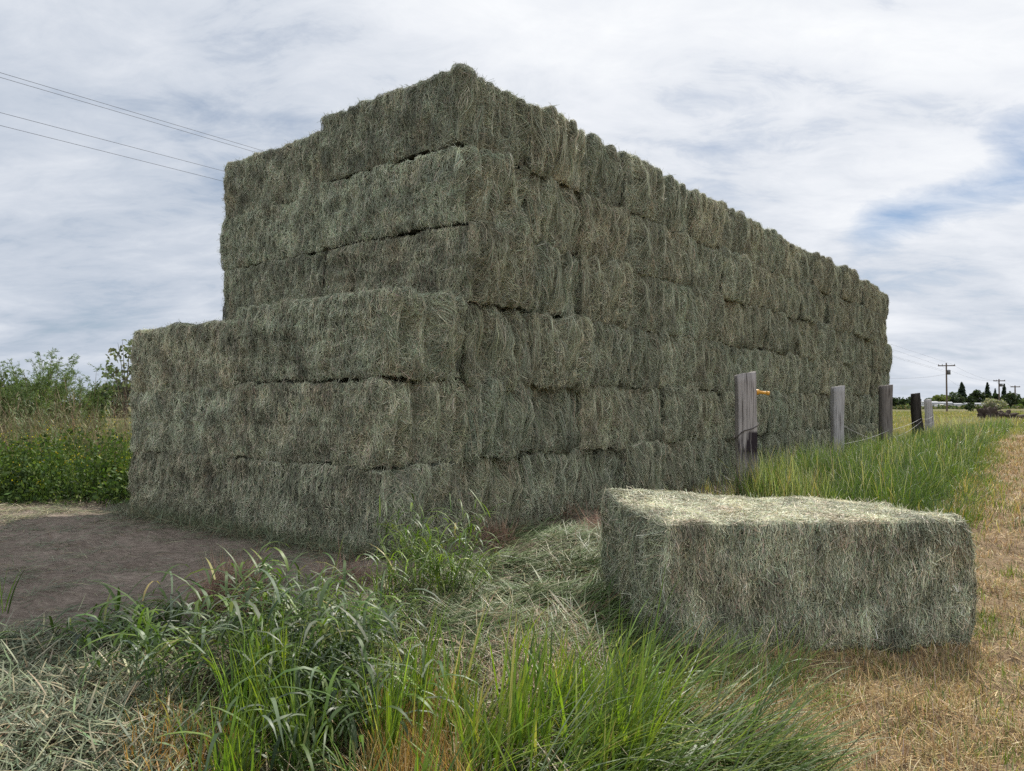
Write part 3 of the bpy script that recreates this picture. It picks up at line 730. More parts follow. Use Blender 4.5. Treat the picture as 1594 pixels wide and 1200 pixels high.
# green tufts sprouting in the stubble
T = []
for _ in range(520):
    q = scatter(field, 1, lambda x, y: np.clip((6 / np.hypot(x, y)) ** 1.2, 0, 1) * (cut_field(x, y) > .2))
    if FGM(q[0, 0], q[0, 1], .1): continue
    n = int(rng.integers(10, 60)); c = q[0, :2] + rng.normal(0, rng.uniform(.03, .22), (n, 2))
    T.append(tall(np.column_stack([c, ground_z(c[:, 0], c[:, 1])]), (.04, .13), GREENS + TAN[:1], [20, 16, 30, 8, 16, 4, 6], (.003, .007), .4, .7, K=3))
for px, py in [(1525, 945), (1545, 965), (1575, 880), (1590, 830), (1560, 770)]:
    c0 = at(px, py, -.12)[:2]; n = 60; c = c0 + rng.normal(0, .09, (n, 2))
    T.append(tall(np.column_stack([c, ground_z(c[:, 0], c[:, 1])]), (.06, .18), GREENS, [20, 10, 40, 6, 20, 4], (.004, .008), .4, .8, K=4))
# bank of long green grass along the fence
bank = [(3.0, 9.4), (4.6, 8.9), (5.9, 10.2), (7.2, 12.2), (11.2, 18), (17.6, 27.6), (33, 49), (28, 50), (14.6, 26.5), (12.8, 24.3), (3.55, 11.3)]
bd = lambda x, y: np.clip((10.5 / np.hypot(x, y)) ** 1.1, 0, 1) * (.45 + .55 * sstep(-.8, .6, G1(np.stack([x * .8, y * .8, 0 * x], -1)))) * (cut_field(x, y) + .45 * G2(np.stack([x, y, 0 * x], -1)) + .3 * G1(np.stack([x, y, 0 * x], -1)) < .12)
p = clear(scatter(bank, 62000, bd), .03); d = np.hypot(p[:, 0], p[:, 1]); n = len(p)
lump = 1 + .42 * G1(p * np.array([1.6, 1.6, 0])) + .12 * G2(p * np.array([.9, .9, 0]))
_, ou = stack_coords(p[:, 0], p[:, 1])
hh = U(n, .3, .72) * np.clip(lump, .45, 1.45) * np.clip(.55 + .25 * ou, .5, 1)
hh *= np.clip((cut_field(p[:, 0], p[:, 1]) * -1.0 + .35) / .7, .3, 1)
cw = palette(n, GREENS + BRIGHT[:3] + [(.3, .3, .18), (.14, .19, .1)], [16, 24, 12, 20, 3, 1, 5, 8, 3, 3, 14], .22)
mx_ = .5 + .5 * np.clip(G1(p * np.array([.6, .6, 0]) + 9), -1, 1)
cw *= (1 + .25 * (mx_[:, None] - .5) * np.array([1.3, 1, .6]))
T.append(blades(p, hh, np.abs(N_(n, .18, .14)), np.abs(N_(n, .8, .45)), U(n, 0, 2 * PI), U(n, .004, .008) * np.maximum(1, d / 14), cw, 5, power=1.5))
p = clear(scatter(bank, 1500, bd), .03); d = np.hypot(p[:, 0], p[:, 1]); n = len(p)   # seed heads above the blades
T.append(blades(p, U(n, .55, .92), np.abs(N_(n, .1, .08)), np.abs(N_(n, .4, .3)), U(n, 0, 2 * PI), U(n, .004, .006) * np.maximum(1, d / 14), palette(n, [(.38, .36, .25), (.3, .3, .2), (.3, .23, .16)], [3, 3, 2]), 5, [.5, .5, .5, 1.5, .8]))
# rough weeds by the stack between it and the fence
p = clear(scatter([(1.6, 9.9), (2.6, 9.4), (3.2, 9.9), (8.4, 17.2), (7.9, 17.6), (2.3, 10.6)], 2200), .03); n = len(p)
T.append(tall(p, (.1, .5), GREENS + [(.34, .26, .15), (.26, .18, .12)], [10, 12, 6, 8, 6, 10, 14, 10], (.004, .008), .3, .7))
q = np.column_stack([U(1900, 2.95, 3.9), U(1900, 8.9, 10.0)]); q3 = clear(np.column_stack([q, ground_z(q[:, 0], q[:, 1])]), .05); n = len(q3)
T.append(tall(q3, (.35, .8), GREENS + [(.36, .38, .24), (.3, .34, .18), (.34, .24, .15)], [10, 14, 12, 10, 4, 4, 22, 18, 8], (.004, .008), .14, .6))
ec = []
while len(ec) < 260:
    yy = 9.0 + 26 * rng.random() ** 1.6; xx = np.interp(yy, [e[1] for e in EDGE], [e[0] for e in EDGE]) + abs(rng.normal(0, .35)) - .1
    ec.append((xx, yy))
T.append(tufts(np.array(ec), (12, 34), .09, (.12, .5), GREENS + TAN[:2], [22, 22, 16, 12, 8, 4, 6, 6], (.005, .010), .25, .7, K=4))
q = np.column_stack([U(420, 2.9, 3.5), U(420, 9.35, 9.85)]); q3 = np.column_stack([q, ground_z(q[:, 0], q[:, 1])])
T.append(tall(q3, (.5, .95), GREENS + [(.34, .36, .22), (.34, .25, .16)], [14, 16, 10, 12, 4, 4, 20, 14], (.004, .008), .1, .4))
stuff('bank_grass', T, M_GRASS)
# meadow beyond the fence
T = []
mp = [(14, 25.5), (18, 28.5), (34, 50), (85, 130), (40, 135), (22, 45)]
p = scatter([(12.6, 24.6), (17.8, 28), (33, 49), (110, 150), (60, 160), (20, 40)], 30000, lambda x, y: np.clip((28 / np.hypot(x, y)) ** 1.6, 0, 1)); d = np.hypot(p[:, 0], p[:, 1]); n = len(p)
g = .38 + .38 * np.clip(G1(p * np.array([.18, .18, 0])), -1, 1)
c = palette(n, GREENS[:3], [1, 1, 1], .2) * g[:, None] + palette(n, [(.36, .29, .15), (.28, .23, .1), (.42, .34, .2)], [1, 1, 1], .2) * (1 - g[:, None])
T.append(blades(p, U(n, .25, .6), np.abs(N_(n, .25, .2)), np.abs(N_(n, .6, .4)), U(n, 0, 2 * PI), U(n, .006, .012) * np.maximum(1, d / 16), c, 4, power=1.4))
p = scatter([(17.8, 27.4), (33, 48.6), (120, 150), (120, 120), (40, 42), (27, 30)], 22000, lambda x, y: np.clip((32 / np.hypot(x, y)) ** 1.6, 0, 1) * (y > 33 + 3 * G1(np.stack([x * .2, y * .2, 0 * x], -1)))); d = np.hypot(p[:, 0], p[:, 1]); n = len(p)
g = .38 + .38 * np.clip(G1(p * np.array([.15, .15, 0]) + 4), -1, 1)
c = palette(n, GREENS[:3], [1, 1, 1], .2) * g[:, None] + palette(n, [(.36, .29, .15), (.28, .23, .1), (.42, .34, .2)], [1, 1, 1], .2) * (1 - g[:, None])
T.append(blades(p, U(n, .2, .5), np.abs(N_(n, .25, .2)), np.abs(N_(n, .6, .4)), U(n, 0, 2 * PI), U(n, .006, .012) * np.maximum(1, d / 16), c, 4, power=1.4))
stuff('meadow_grass', T, M_GRASS)

# ------------------------------------------------------------------ left edge: weeds, dry stalks, willows, trees
T = []
for _ in range(240):
    y0 = 11.0 + 4.2 * rng.random() ** 1.3; x0 = rng.uniform(-.88, -.44) * y0
    al, ou = stack_coords(np.array([x0]), np.array([y0]))
    if ou[0] > -BL * 2 - .45: continue
    rad, hgt = rng.uniform(.2, .5), rng.uniform(.35, 1.1)  * (.75 + .25 * sstep(11, 12, y0))
    n = 260; v = unit(rng.normal(size=(n, 3))); v[:, 2] = np.abs(v[:, 2]); k = rng.uniform(.45, 1.05, (n, 1))
    q = np.array([x0, y0, 0]) + v * k * np.array([rad, rad, hgt]) + np.array([0, 0, .03])
    T.append(leaves(q, U(n, .014, .038) * rng.uniform(.65, 1.7), palette(n, [(.065, .11, .03), (.045, .08, .025), (.1, .155, .035), (.15, .2, .05)], [4, 3, 3, 1.2], .2) * rng.uniform(.7, 1.25), 2.0, .5))
    m = 16; fv = rng.normal(0, .5, (m, 2)) * rad
    if rng.random() < .42:
        q = np.column_stack([x0 + fv[:, 0], y0 + fv[:, 1], hgt * U(m, .85, 1.25)])
        T.append(leaves(q, U(m, .012, .026), palette(m, [(.6, .46, .02), (.5, .42, .05), (.3, .32, .04)], [3, 2, 2], .15), 1.1))
    b = np.tile([[x0, y0, 0.]], (10, 1)); T.append(blades(b, U(10, hgt * .8, hgt * 1.3), U(10, .02, .4), U(10, 0, .3), U(10, 0, 2 * PI), U(10, .004, .008), palette(10, GREENS[:3], [1, 1, 1]), 4, [1, .8, .6, .4]))
stuff('flowering_weeds', T, M_LEAF)
T = []
reg = [(-15, 13.6), (-7.0, 13.6), (-6.6, 18.5), (-17, 18.5)]
p = scatter(reg, 5200); n = len(p)
T.append(tall(p, (.7, 1.5), [(.36, .29, .16), (.28, .2, .13), (.16, .18, .07), (.22, .15, .1), (.13, .16, .06)], [3, 2, 3, 2, 3], (.006, .013), .14, .4))
p = scatter(reg, 240); n = len(p)                                  # branching brown stalks, thin against the sky
H = U(n, 1.2, 2.05); az = U(n, 0, 2 * PI); th = np.abs(N_(n, .1, .07))
T.append(blades(p, H, th, U(n, 0, .2), az, U(n, .007, .012), palette(n, [(.2, .13, .09), (.27, .19, .13)], [1, 1]), 5, [1, .8, .6, .4, .2], twist=2))
i = np.repeat(np.arange(n), 9); m = len(i); s = U(m, .35, .95)
bp = p[i] + np.column_stack([np.cos(az[i]) * np.sin(th[i]), np.sin(az[i]) * np.sin(th[i]), np.cos(th[i])]) * (H[i] * s)[:, None]
T.append(blades(bp, U(m, .12, .5), U(m, .3, .9), N_(m, -.2, .3), U(m, 0, 2 * PI), U(m, .004, .008), palette(m, [(.22, .14, .1), (.3, .22, .15), (.2, .2, .09)], [2, 2, 1]), 4, twist=2))
p = scatter([(-13, 13.2), (-9.6, 13.2), (-10.2, 14.6), (-13.5, 14.6)], 900)
T.append(tall(p, (.8, 1.35), [(.5, .42, .25), (.42, .34, .18)], [1, 1], (.005, .010), .12, .5, .6, .8))
p = scatter([(-14, 12.9), (-6.8, 12.9), (-7.4, 17.5), (-15, 17.5)], 330); n = len(p)
H = U(n, .8, 1.75); az = U(n, 0, 2 * PI); th = np.abs(N_(n, .12, .08))
pc = [(.17, .2, .11), (.22, .24, .15), (.13, .17, .07), (.27, .25, .15)]
T.append(blades(p, H, th, U(n, 0, .3), az, U(n, .006, .010), palette(n, pc, [1, 1, 1, 1]), 5, [1, .8, .6, .4, .3], twist=2))
i = np.repeat(np.arange(n), 30); m = len(i); s = U(m, .15, 1.0)
bp = p[i] + np.column_stack([np.cos(az[i]) * np.sin(th[i]), np.sin(az[i]) * np.sin(th[i]), np.cos(th[i])]) * (H[i] * s)[:, None]
T.append(blades(bp, U(m, .06, .2), U(m, .2, 1.3), U(m, 0, .9), U(m, 0, 2 * PI), U(m, .010, .022), palette(m, pc, [3, 2, 3, 2]), 4))
stuff('dry_weeds', T, M_DRY)

def willow(px, d, top_py, spread, label, n_stem=14):
    x0, _, _ = aty(px, 600, d); Ht = aty(px, top_py, d)[2]
    n_stem = int(n_stem * 1.3); root = thing('willow_shrub', label, 'shrub', (x0, d, 0), 0, 'willow shrubs behind the weeds')
    K = 8; s = np.linspace(0, 1, K); n = n_stem
    az = U(n, 0, 2 * PI); H = Ht * U(n, .6, 1.0); H[0] = Ht; rr = spread * U(n, .2, 1)
    path = np.stack([np.cos(az)[:, None] * rr[:, None] * s ** 1.6, np.sin(az)[:, None] * rr[:, None] * s ** 1.6, H[:, None] * s ** .92], -1)
    path[..., :2] += rng.normal(0, .02, (n, K, 2)) * s[None, :, None]
    build('stem', [(*tubes(path, (.014 - .011 * s)[None, :], (.13, .12, .07), 5), 0)], [M_PLAIN], root)
    # side twigs carrying narrow leaves
    m = n * 34; i = np.repeat(np.arange(n), 34); t = U(m, .2, 1.0)
    k = np.clip((t * (K - 1)).astype(int), 0, K - 2); f = (t * (K - 1) - k)[:, None]
    b = path[i, k] * (1 - f) + path[i, k + 1] * f
    a2 = az[i] + N_(m, 0, 1.3); el = U(m, .2, 1.1); ln = U(m, .12, .42) * (1.25 - t * .7)
    dv = np.column_stack([np.cos(a2) * np.cos(el), np.sin(a2) * np.cos(el), np.sin(el)])
    per = 15; j = np.repeat(np.arange(m), per); tt = rng.random(len(j))
    q = b[j] + dv[j] * (ln[j] * tt)[:, None] + rng.normal(0, .01, (len(j), 3))
    nl = len(q); ax = unit(dv[j] + rng.normal(0, .45, (nl, 3))); L_ = U(nl, .05, .095)
    lp = q[:, None, :] + ax[:, None, :] * (np.linspace(0, 1, 3)[None, :, None] * L_[:, None, None])
    lp[:, 2, 2] -= .012
    sd = unit(np.cross(ax, rng.normal(size=(nl, 3))))
    col = palette(nl, [(.13, .19, .07), (.17, .23, .11), (.09, .14, .05), (.2, .25, .08)], [3, 3, 2, 1], .2)
    build('foliage', [(*ribbons(lp, U(nl, .010, .017), sd, col, [.4, 1, .2]), 0)], [M_LEAF], root)
for px, d, tp, sp, lab, ns in [(8, 18.5, 566, .8, 'pale green willow shrub cut by the left edge of the picture', 14), (52, 18, 560, .65, 'feathery willow shrub second from the left edge, above the tan dry grass', 16),
                               (78, 20, 548, .75, 'tallest feathery willow shrub, its tips highest against the sky', 18), (112, 19, 578, .7, 'bushy mid green willow shrub between the tallest willow and the thin twiggy one', 16),
                               (148, 21, 572, .6, 'thin twiggy willow shrub nearest the hay stack', 10)]:
    willow(px, d, tp, sp, lab, ns)

def broad_tree(name, x, y, H, R, label, cols, w=None, n=2600, leaf=.3, group=None, trunk=.3, gaps=.55, low=.15, z=0, bark=(.09, .075, .06)):
    root = thing(name, label, 'tree' if name != 'round_shrub' else 'shrub', (x, y, z), 0, group)
    K = 6; s = np.linspace(0, 1, K); nb = 9
    az = U(nb, 0, 2 * PI); rr = R * U(nb, .1, .7); hh = H * U(nb, .55, .95)
    pa = np.stack([np.cos(az)[:, None] * rr[:, None] * s ** 2, np.sin(az)[:, None] * rr[:, None] * s ** 2, hh[:, None] * s], -1)
    rad = (trunk * H / 22) * (1 - .85 * s)[None, :] * np.where(np.arange(nb) == 0, 1, .6)[:, None]
    build('trunk', [(*tubes(pa, rad, bark, 6), 0)], [M_PLAIN], root)
    nc = 34                                                        # leaf clumps through the crown
    v = unit(rng.normal(size=(nc, 3))) * rng.uniform(.35, 1, (nc, 1)) ** .5
    ctr = np.array([0, 0, H * (1 + low) / 2]) + v * np.array([R * .8, R * .8, H * (1 - low) / 2 * .84]) * (1 + .12 * rng.normal(size=(nc, 1)))
    cr = R * U(nc, .2, .42)
    i = rng.integers(0, nc, n); q = ctr[i] + unit(rng.normal(size=(n, 3))) * (cr[i] * rng.uniform(.35, 1.1, n) ** gaps)[:, None] * np.array([1, 1, .8])
    q[:, 2] = np.maximum(q[:, 2], leaf * .3)
    tone = np.random.default_rng(nc).uniform(.75, 1.25, nc)[i][:, None]
    build('crown', [(*leaves(q, U(n, .6, 1.2) * leaf, palette(n, cols, w or [1] * len(cols), .15) * tone, 1.4), 0)], [M_LEAF], root)
    return root

def conifer(x, y, H, R, label, cols, group, n_t=26):
    root = thing('conifer_tree', label, 'tree', (x, y, 0), 0, group)
    build('trunk', [(*tubes(np.array([[[0, 0, 0], [0, 0, H * .5], [0, 0, H * .97]]]), [[H * .02, H * .013, H * .003]], (.07, .055, .045), 6), 0)], [M_PLAIN], root)
    Q = []
    for t in np.linspace(.05, .99, n_t):
        rad = R * (1 - t) ** .8 * rng.uniform(.75, 1.15) + .08
        m = int(14 + 60 * (1 - t)); a = U(m, 0, 2 * PI); k = rng.random(m) ** .6
        ar = rad * (1 + .25 * np.sin(a * 5 + t * 40))
        Q.append(np.column_stack([np.cos(a) * ar * k, np.sin(a) * ar * k, H * t - k * rad * .32 + N_(m, 0, H * .008)]))
    q = np.concatenate(Q); n = len(q)
    build('crown', [(*leaves(q, U(n, .5, 1.1) * R * .3, palette(n, cols, [1] * len(cols), .2), 1.6, -.3), 0)], [M_LEAF], root)

TG = 'trees along the horizon'
DG = [(.035, .055, .022), (.05, .07, .03), (.03, .045, .025)]
MG = [(.07, .10, .03), (.09, .13, .04), (.05, .08, .03)]
YG = [(.13, .16, .04), (.16, .18, .05), (.1, .13, .035)]
# far left, behind the willows and the stack
broad_tree('broadleaf_tree', *aty(196, 600, 42)[:2], 5.7, 1.5, 'sparse grey green tree peeping out behind the left edge of the stack', [(.14, .16, .11), (.17, .19, .13), (.1, .12, .08)], n=620, leaf=.2, low=.15, gaps=.8)
for px, H, R, lab in [(28, 3.8, 4.2, 'dark low tree far behind the leftmost willows'), (-30, 4.2, 4.0, 'dark low tree beyond the left edge of the weeds'), (178, 4.0, 2.4, 'small dark tree low beside the left edge of the stack')]:
    x, y, _ = aty(px, 600, 75); broad_tree('broadleaf_tree', x, y, H, R, lab, DG, n=1500, leaf=.42, low=0)
# the horizon on the right
Dt = 300; m_px = Dt / F_PX
def hz(px, top, D=Dt): p = aty(px, top, D); return p[0], p[1], p[2]
for px, top, wpx, cols, lab in [(1400, 618, 32, DG, 'low dark round tree next to the stack on the horizon'), (1420, 617, 24, DG, 'dark round tree left of the charred post on the horizon'),
                                (1445, 620, 20, MG, 'dull green tree behind the small grey fifth fence post'), (1464, 614, 30, YG, 'yellow green rounded tree left of the nearest utility pole'),
                                (1487, 609, 26, [(.06, .085, .05), (.08, .1, .06)], 'hazy grey green tree just right of the nearest utility pole'), (1512, 616, 22, DG, 'dark broad tree between the two tallest conifers, lower one'),
                                (1524, 607, 26, DG, 'dark broad tree touching the left side of the second tall conifer'), (1551, 612, 18, DG, 'small dark broad tree at the foot of the thinnest conifer'),
                                (1573, 611, 30, DG, 'wide dark tree under the rightmost conifer'), (1594, 620, 26, MG, 'green tree cut by the right edge of the picture'), (1478, 622, 22, DG, 'low dark hedge tree at the foot of the nearest utility pole')]:
    x, y, H = hz(px, top); broad_tree('broadleaf_tree', x, y, H, wpx / 2 * m_px, lab, cols, n=1100, leaf=.75, group=TG, low=.02)
for px, top, wpx, lab in [(1497, 596, 24, 'broad tall conifer nearest to the first utility pole'), (1537, 596, 18, 'slender tall dark conifer left of the second utility pole'), (1549, 605, 11, 'thinnest small conifer between two taller conifers'), (1563, 598, 15, 'rightmost tall dark conifer beside the second utility pole')]:
    x, y, H = hz(px, top, 310); conifer(x, y, H, wpx / 2 * m_px, lab, [(.022, .04, .025), (.035, .055, .03), (.018, .03, .02)], TG)
x, y, H = hz(1548, 621, 190); broad_tree('round_shrub', x, y, H, 2.7, 'silvery rounded shrub below the second utility pole', [(.3, .3, .22), (.24, .25, .17), (.36, .35, .27)], n=1800, leaf=.35, low=0)
x, y, H = hz(1510, 627, 150); broad_tree('round_shrub', x, y, H + .1, 1.0, 'small dark bush alone before the white houses', DG, n=700, leaf=.25, low=0)

T = []
xs = U(420, 95, 200); ys = U(420, 215, 245)
for _x, _y in zip(xs, ys):
    k = .5 + .5 * math.sin(_x * .31) * math.sin(_x * .083 + 1)
    if rng.random() > .35 + .65 * k: continue
    n = 36; v = unit(rng.normal(size=(n, 3))); v[:, 2] = np.abs(v[:, 2])
    T.append(leaves(np.array([_x, _y, .1]) + v * rng.random((n, 1)) ** .4 * np.array([1.3, 1.0, rng.uniform(.5, 1.5) * (.4 + .9 * k)]), U(n, .3, .6), palette(n, MG + [(.16, .15, .07), (.2, .16, .09)], [3, 3, 3, 3, 2], .2), 1.5))
stuff('scrub', T, M_LEAF)

# ------------------------------------------------------------------ houses far off
def house(px, D, wid, dep, wall_h, roof_h, rot, label):
    x, y, _ = aty(px, 630, D)
    root = thing('house', label, 'house', (x, y, ground_z(x, y)), rot, 'white houses on the horizon')
    V, Fq, C = box((0, 0, wall_h / 2), (wid, dep, wall_h)); build('wall', [(V, Fq, C, 0)], [M_WHITE], root)
    w, d = wid / 2 + .4, dep / 2 + .4; z0 = wall_h + .02
    RV = np.array([[-w, -d, z0], [w, -d, z0], [w, d, z0], [-w, d, z0], [-w, 0, z0 + roof_h], [w, 0, z0 + roof_h]])
    RF = np.array([[0, 1, 5, 4], [2, 3, 4, 5], [0, 3, 2, 1], [0, 4, 3, 3], [1, 2, 5, 5]])[:3]
    build('roof', [(RV, RF, (1, 1, 1), 0)], [M_ROOF], root)
    for e in (-1, 1):
        g = np.array([[e * wid / 2, -dep / 2, z0], [e * wid / 2, dep / 2, z0], [e * wid / 2, .02, z0 + roof_h * .92], [e * wid / 2, -.02, z0 + roof_h * .92]])
        build('gable', [(g, [[0, 1, 2, 3]], (1, 1, 1), 0)], [M_WHITE], root)
    for fx in (-.3, .05, .33):
        V, Fq, C = box((fx * wid, -dep / 2 - .01, wall_h * .55), (.9, .05, wall_h * .4)); build('window', [(V, Fq, C, 0)], [M_PANE], root)
house(1446, 255, 8, 6, 1.5, .9, .5, 'small white house farther left of the nearest utility pole')
house(1462, 262, 7, 6, 1.4, .8, -.3, 'white house just left of the foot of the nearest utility pole')
house(1486, 262, 8, 6, 1.1, .6, .1, 'long low white house right of the nearest utility pole')
house(1523, 262, 11, 6, 1.2, .6, .15, 'long white house half hidden behind the silvery shrub')

# ------------------------------------------------------------------ utility poles and power lines
def pole(px, D, top_py, arm, label, transformer):
    x, y, zt = aty(px, top_py, D); zb = float(ground_z(x, y)); H = zt - zb
    root = thing('utility_pole', label, 'utility pole', (x, y, zb), math.radians(-14), 'utility poles along the line')
    k = max(1, D / 170)
    build('pole', [(*tubes(np.array([[[0, 0, 0], [0, 0, H * .5], [0, 0, H]]]), [[.19 * k, .16 * k, .13 * k]], (1, 1, 1), 8), 0)], [M_POLE], root)
    V, Fq, C = box((0, -.16 * k, H - .55), (arm, .14 * k, .2 * k)); build('crossarm', [(V, Fq, C, 0)], [M_POLE], root)
    for fx in (-.47, -.25, .47):
        build('insulator', [(*tubes(np.array([[[fx * arm, -.16 * k, H - .45], [fx * arm, -.16 * k, H - .2]]]), [[.07 * k, .05 * k]], (1, 1, 1), 6), 0)], [M_METAL], root)
    if transformer:
        build('transformer', [(*tubes(np.array([[[.42 * k, -.1, H - 2.35], [.42 * k, -.1, H - 2.34], [.42 * k, -.1, H - 1.42], [.42 * k, -.1, H - 1.4]]]), [[.05, .3 * k, .3 * k, .08]], (1, 1, 1), 10), 0)], [M_METAL], root)
    return np.array([x, y, zt])
p1 = pole(1473, 150, 565, 3.1, 'nearest wooden utility pole with crossarm and grey transformer', True)
p2 = pole(1555, 232, 590, 3.2, 'second wooden utility pole, among the conifers, with a transformer', True)
p3 = pole(1580, 305, 600, 3.4, 'farthest and smallest utility pole at the right', False)

def wire(name, pts, rad, sag, label, cat, mat, group=None, n=24):
    out = []
    for a, b in zip(pts[:-1], pts[1:]):
        a, b = np.array(a, float), np.array(b, float); t = np.linspace(0, 1, n)[:, None]
        q = a + (b - a) * t; q[:, 2] -= (4 * sag * t * (1 - t))[:, 0] * (np.linalg.norm(b - a) / 100)
        out.append(q if not out else q[1:])
    q = np.concatenate(out)[None]
    d = np.hypot(q[..., 0], q[..., 1])
    o = build(name, [(*tubes(q, rad * np.maximum(1, d / 80), (1, 1, 1), 5), 0)], [mat])
    return tag(o, label, cat, group)
PLG = 'power lines on the poles'
hid = np.array([28.0, 69.0])                                       # the pole that the stack hides
def run(xy0, xy1, z):
    d = (np.array(xy1) - np.array(xy0)); s = np.array(xy0) - d * 6
    return (*s, z)
for k, (x0, z, lab) in enumerate([(0, 9.5, 'upper of the close pair of thin power lines at the top left'), (.18, 9.46, 'lower of the close pair of thin power lines at the top left'),
                                  (-.02, 8.52, 'single power line below the close pair, second lowest at the left'), (.1, 8.25, 'lowest of the thin power lines running behind the stack at the left')]):
    a = np.array([-12.4 - x0 * .6, 17.9 + x0]); b = np.array([-8.2 - x0 * .6, 23.1 + x0]); dirv = b - a
    s0, s1 = a - dirv * 3.0, b + dirv * 1.2
    pole_pt = p1 + np.array([[-1.4, .3, -.4], [1.4, -.3, -.4], [0, 0, -1.6], [0, 0, -1.9]][k])
    mid = np.array([*(s1 + (pole_pt[:2] - s1) * .35), 9.7 if k < 2 else 8.4])
    wire('power_line', [(*s0, z), (*s1, z), mid, pole_pt], .0055, 0.0, lab, 'power line', M_CABLE, PLG, 14)
wire('power_line', [(26, 62, 3.9), (49.1, 97, 4.75 + .1), p1 + np.array([0, 0, -2.2])], .007, .4, 'lower power line coming in slantwise from the stack to the nearest pole', 'power line', M_CABLE, PLG)
for k, dx in enumerate((-1.4, 1.4)):
    wire('power_line', [p1 + np.array([dx, 0, -.4]), p2 + np.array([dx, 0, -.4]), p3 + np.array([dx, 0, -.4])], .005, 1.0, ('left' if k == 0 else 'right') + ' hand power line strung between the three utility poles', 'power line', M_CABLE, PLG)
wire('guy_wire', [p1 + np.array([0, 0, -3.0]), (p1[0] + 7.5, p1[1] - 3, .3)], .004, 0, 'thin guy wire slanting down right from the nearest utility pole', 'wire', M_CABLE)

# ------------------------------------------------------------------ fence
def post_mesh(w, d, H, seed, lean=(0, 0), taper=.9, split=0.0, round_=.3, top_slope=.02):
    r = np.random.default_rng(seed); m, K = 28, 16
    th = np.linspace(0, 2 * PI, m, endpoint=False); s = np.linspace(0, 1, K)
    ex = 2 / (2 + 4 * (1 - round_))
    cx = np.sign(np.cos(th)) * np.abs(np.cos(th)) ** ex; cy = np.sign(np.sin(th)) * np.abs(np.sin(th)) ** ex
    groove = 1 - .05 * np.abs(np.sin(th * 3.5 + seed)) - split * np.exp(-((th - 4.95) / .22) ** 2)
    N1 = Wave(seed, .3, stretch=(1, 1, 4))
    rings = []
    for k, t in enumerate(s):
        sc = (taper + (1 - taper) * (1 - t)) if taper < 1 else 1
        P_ = np.column_stack([cx * w / 2 * sc * groove, cy * d / 2 * sc * groove, np.full(m, t * H)])
        P_[:, :2] *= (1 + .05 * N1(P_))[:, None]
        if k == K - 1: P_[:, 2] += cx * top_slope + r.normal(0, .008, m)
        P_[:, 0] += lean[0] * t; P_[:, 1] += lean[1] * t
        rings.append(P_)
    inner = rings[-1].copy(); c = inner.mean(0); inner = c + (inner - c) * .5; inner[:, 2] += .006
    core = c + (inner - c) * .08; core[:, 2] += .002
    V = np.concatenate(rings + [inner, core]); K2 = K + 2
    i = np.arange(K2 - 1)[:, None] * m; j = np.arange(m)[None, :]
    Fq = np.stack([i + j, i + (j + 1) % m, i + m + (j + 1) % m, i + m + j], -1).reshape(-1, 4)
    cap = np.array([(K2 - 1) * m + np.array([a, a + 1, m - 2 - a, m - 1 - a]) for a in range(m // 2 - 1)])
    return V, np.concatenate([Fq, cap]), (1, 1, 1)
FG = 'old posts of the fence beside the stack'
specs = [(0, .265, .2, 1.88, M_POST, 'thick weathered grey fence post with a yellow insulator, nearest of the row', (.0, 0), 1, 0, .15),
         (1, .27, .2, 1.85, M_POST2, 'pale silvery fence post second from the near end, before the stack', (.03, 0), .95, 0, .35),
         (2, .32, .28, 2.0, M_POST3, "brown fence post at the stack's far end, third of the row", (.01, 0), 1, 0, .5),
         (3, .36, .3, 1.83, M_CHAR, 'blackened split fence post, narrowing upwards, standing clear of the stack', (-.09, 0), .72, .35, .7),
         (4, .3, .26, 1.66, M_POST2, 'small grey fence post farthest from the stack', (-.12, 0), .8, 0, .5)]
for i, w, d, H, m, lab, lean, tp, sp, rd in specs:
    x, y = POSTS[i]
    o = build('fence_post', [(*post_mesh(w, d, H, 40 + i, lean, tp, sp, rd), 0)], [m], None, (x, y, float(ground_z(x, y)) - .02), [-.1, .1, .05, 0, .2][i], True)
    tag(o, lab, 'fence post', FG)
    if i == 0:
        z = H - .26
        build('insulator', [(*tubes(np.array([[[.13, -.03, z + .012], [.165, -.03, z + .012], [.17, -.03, z + .01], [.24, -.035, z + .002], [.262, -.037, z - .002], [.264, -.037, z - .002], [.30, -.04, z - .008], [.302, -.04, z - .008]]]),
                                        [[.036, .036, .022, .02, .02, .028, .027, .002]], (1, 1, 1), 12), 0)], [M_YELLOW], o, smooth=False)
        a = np.linspace(0, 2 * PI, 40); e = .55
        ring = np.column_stack([np.sign(np.cos(a)) * np.abs(np.cos(a)) ** e * .15, np.sign(np.sin(a)) * np.abs(np.sin(a)) ** e * .108, 1.12 + .1 * np.cos(a) + .01 * np.sin(3 * a)])
        build('wire_wrap', [(*tubes(ring[None], np.full((1, 40), .006), (1, 1, 1), 5), 0)], [M_RUST], o)
def at_post(i, z, dx=0.0, dy=-.16): return (POSTS[i][0] + dx, POSTS[i][1] + dy, z)
FWG = 'fence wires on the old posts'
wire('fence_wire', [at_post(1, .62), at_post(2, .78), at_post(3, 1.02), at_post(4, 1.0)], .0055, 1.0, 'upper pale wire strung along the far fence posts', 'fence wire', M_WIRE, FWG, 12)
wire('fence_wire', [at_post(1, .5, .02), at_post(2, .55), at_post(3, .92), at_post(4, .8)], .005, 1.6, 'lower pale wire strung along the far fence posts', 'fence wire', M_WIRE, FWG, 12)
wire('fence_wire', [(7.9, 17.8, .95), (8.9, 18.6, .62), at_post(2, .38)], .005, 1, 'slack wire hanging crookedly between the second and third fence posts', 'fence wire', M_WIRE, FWG, 10)

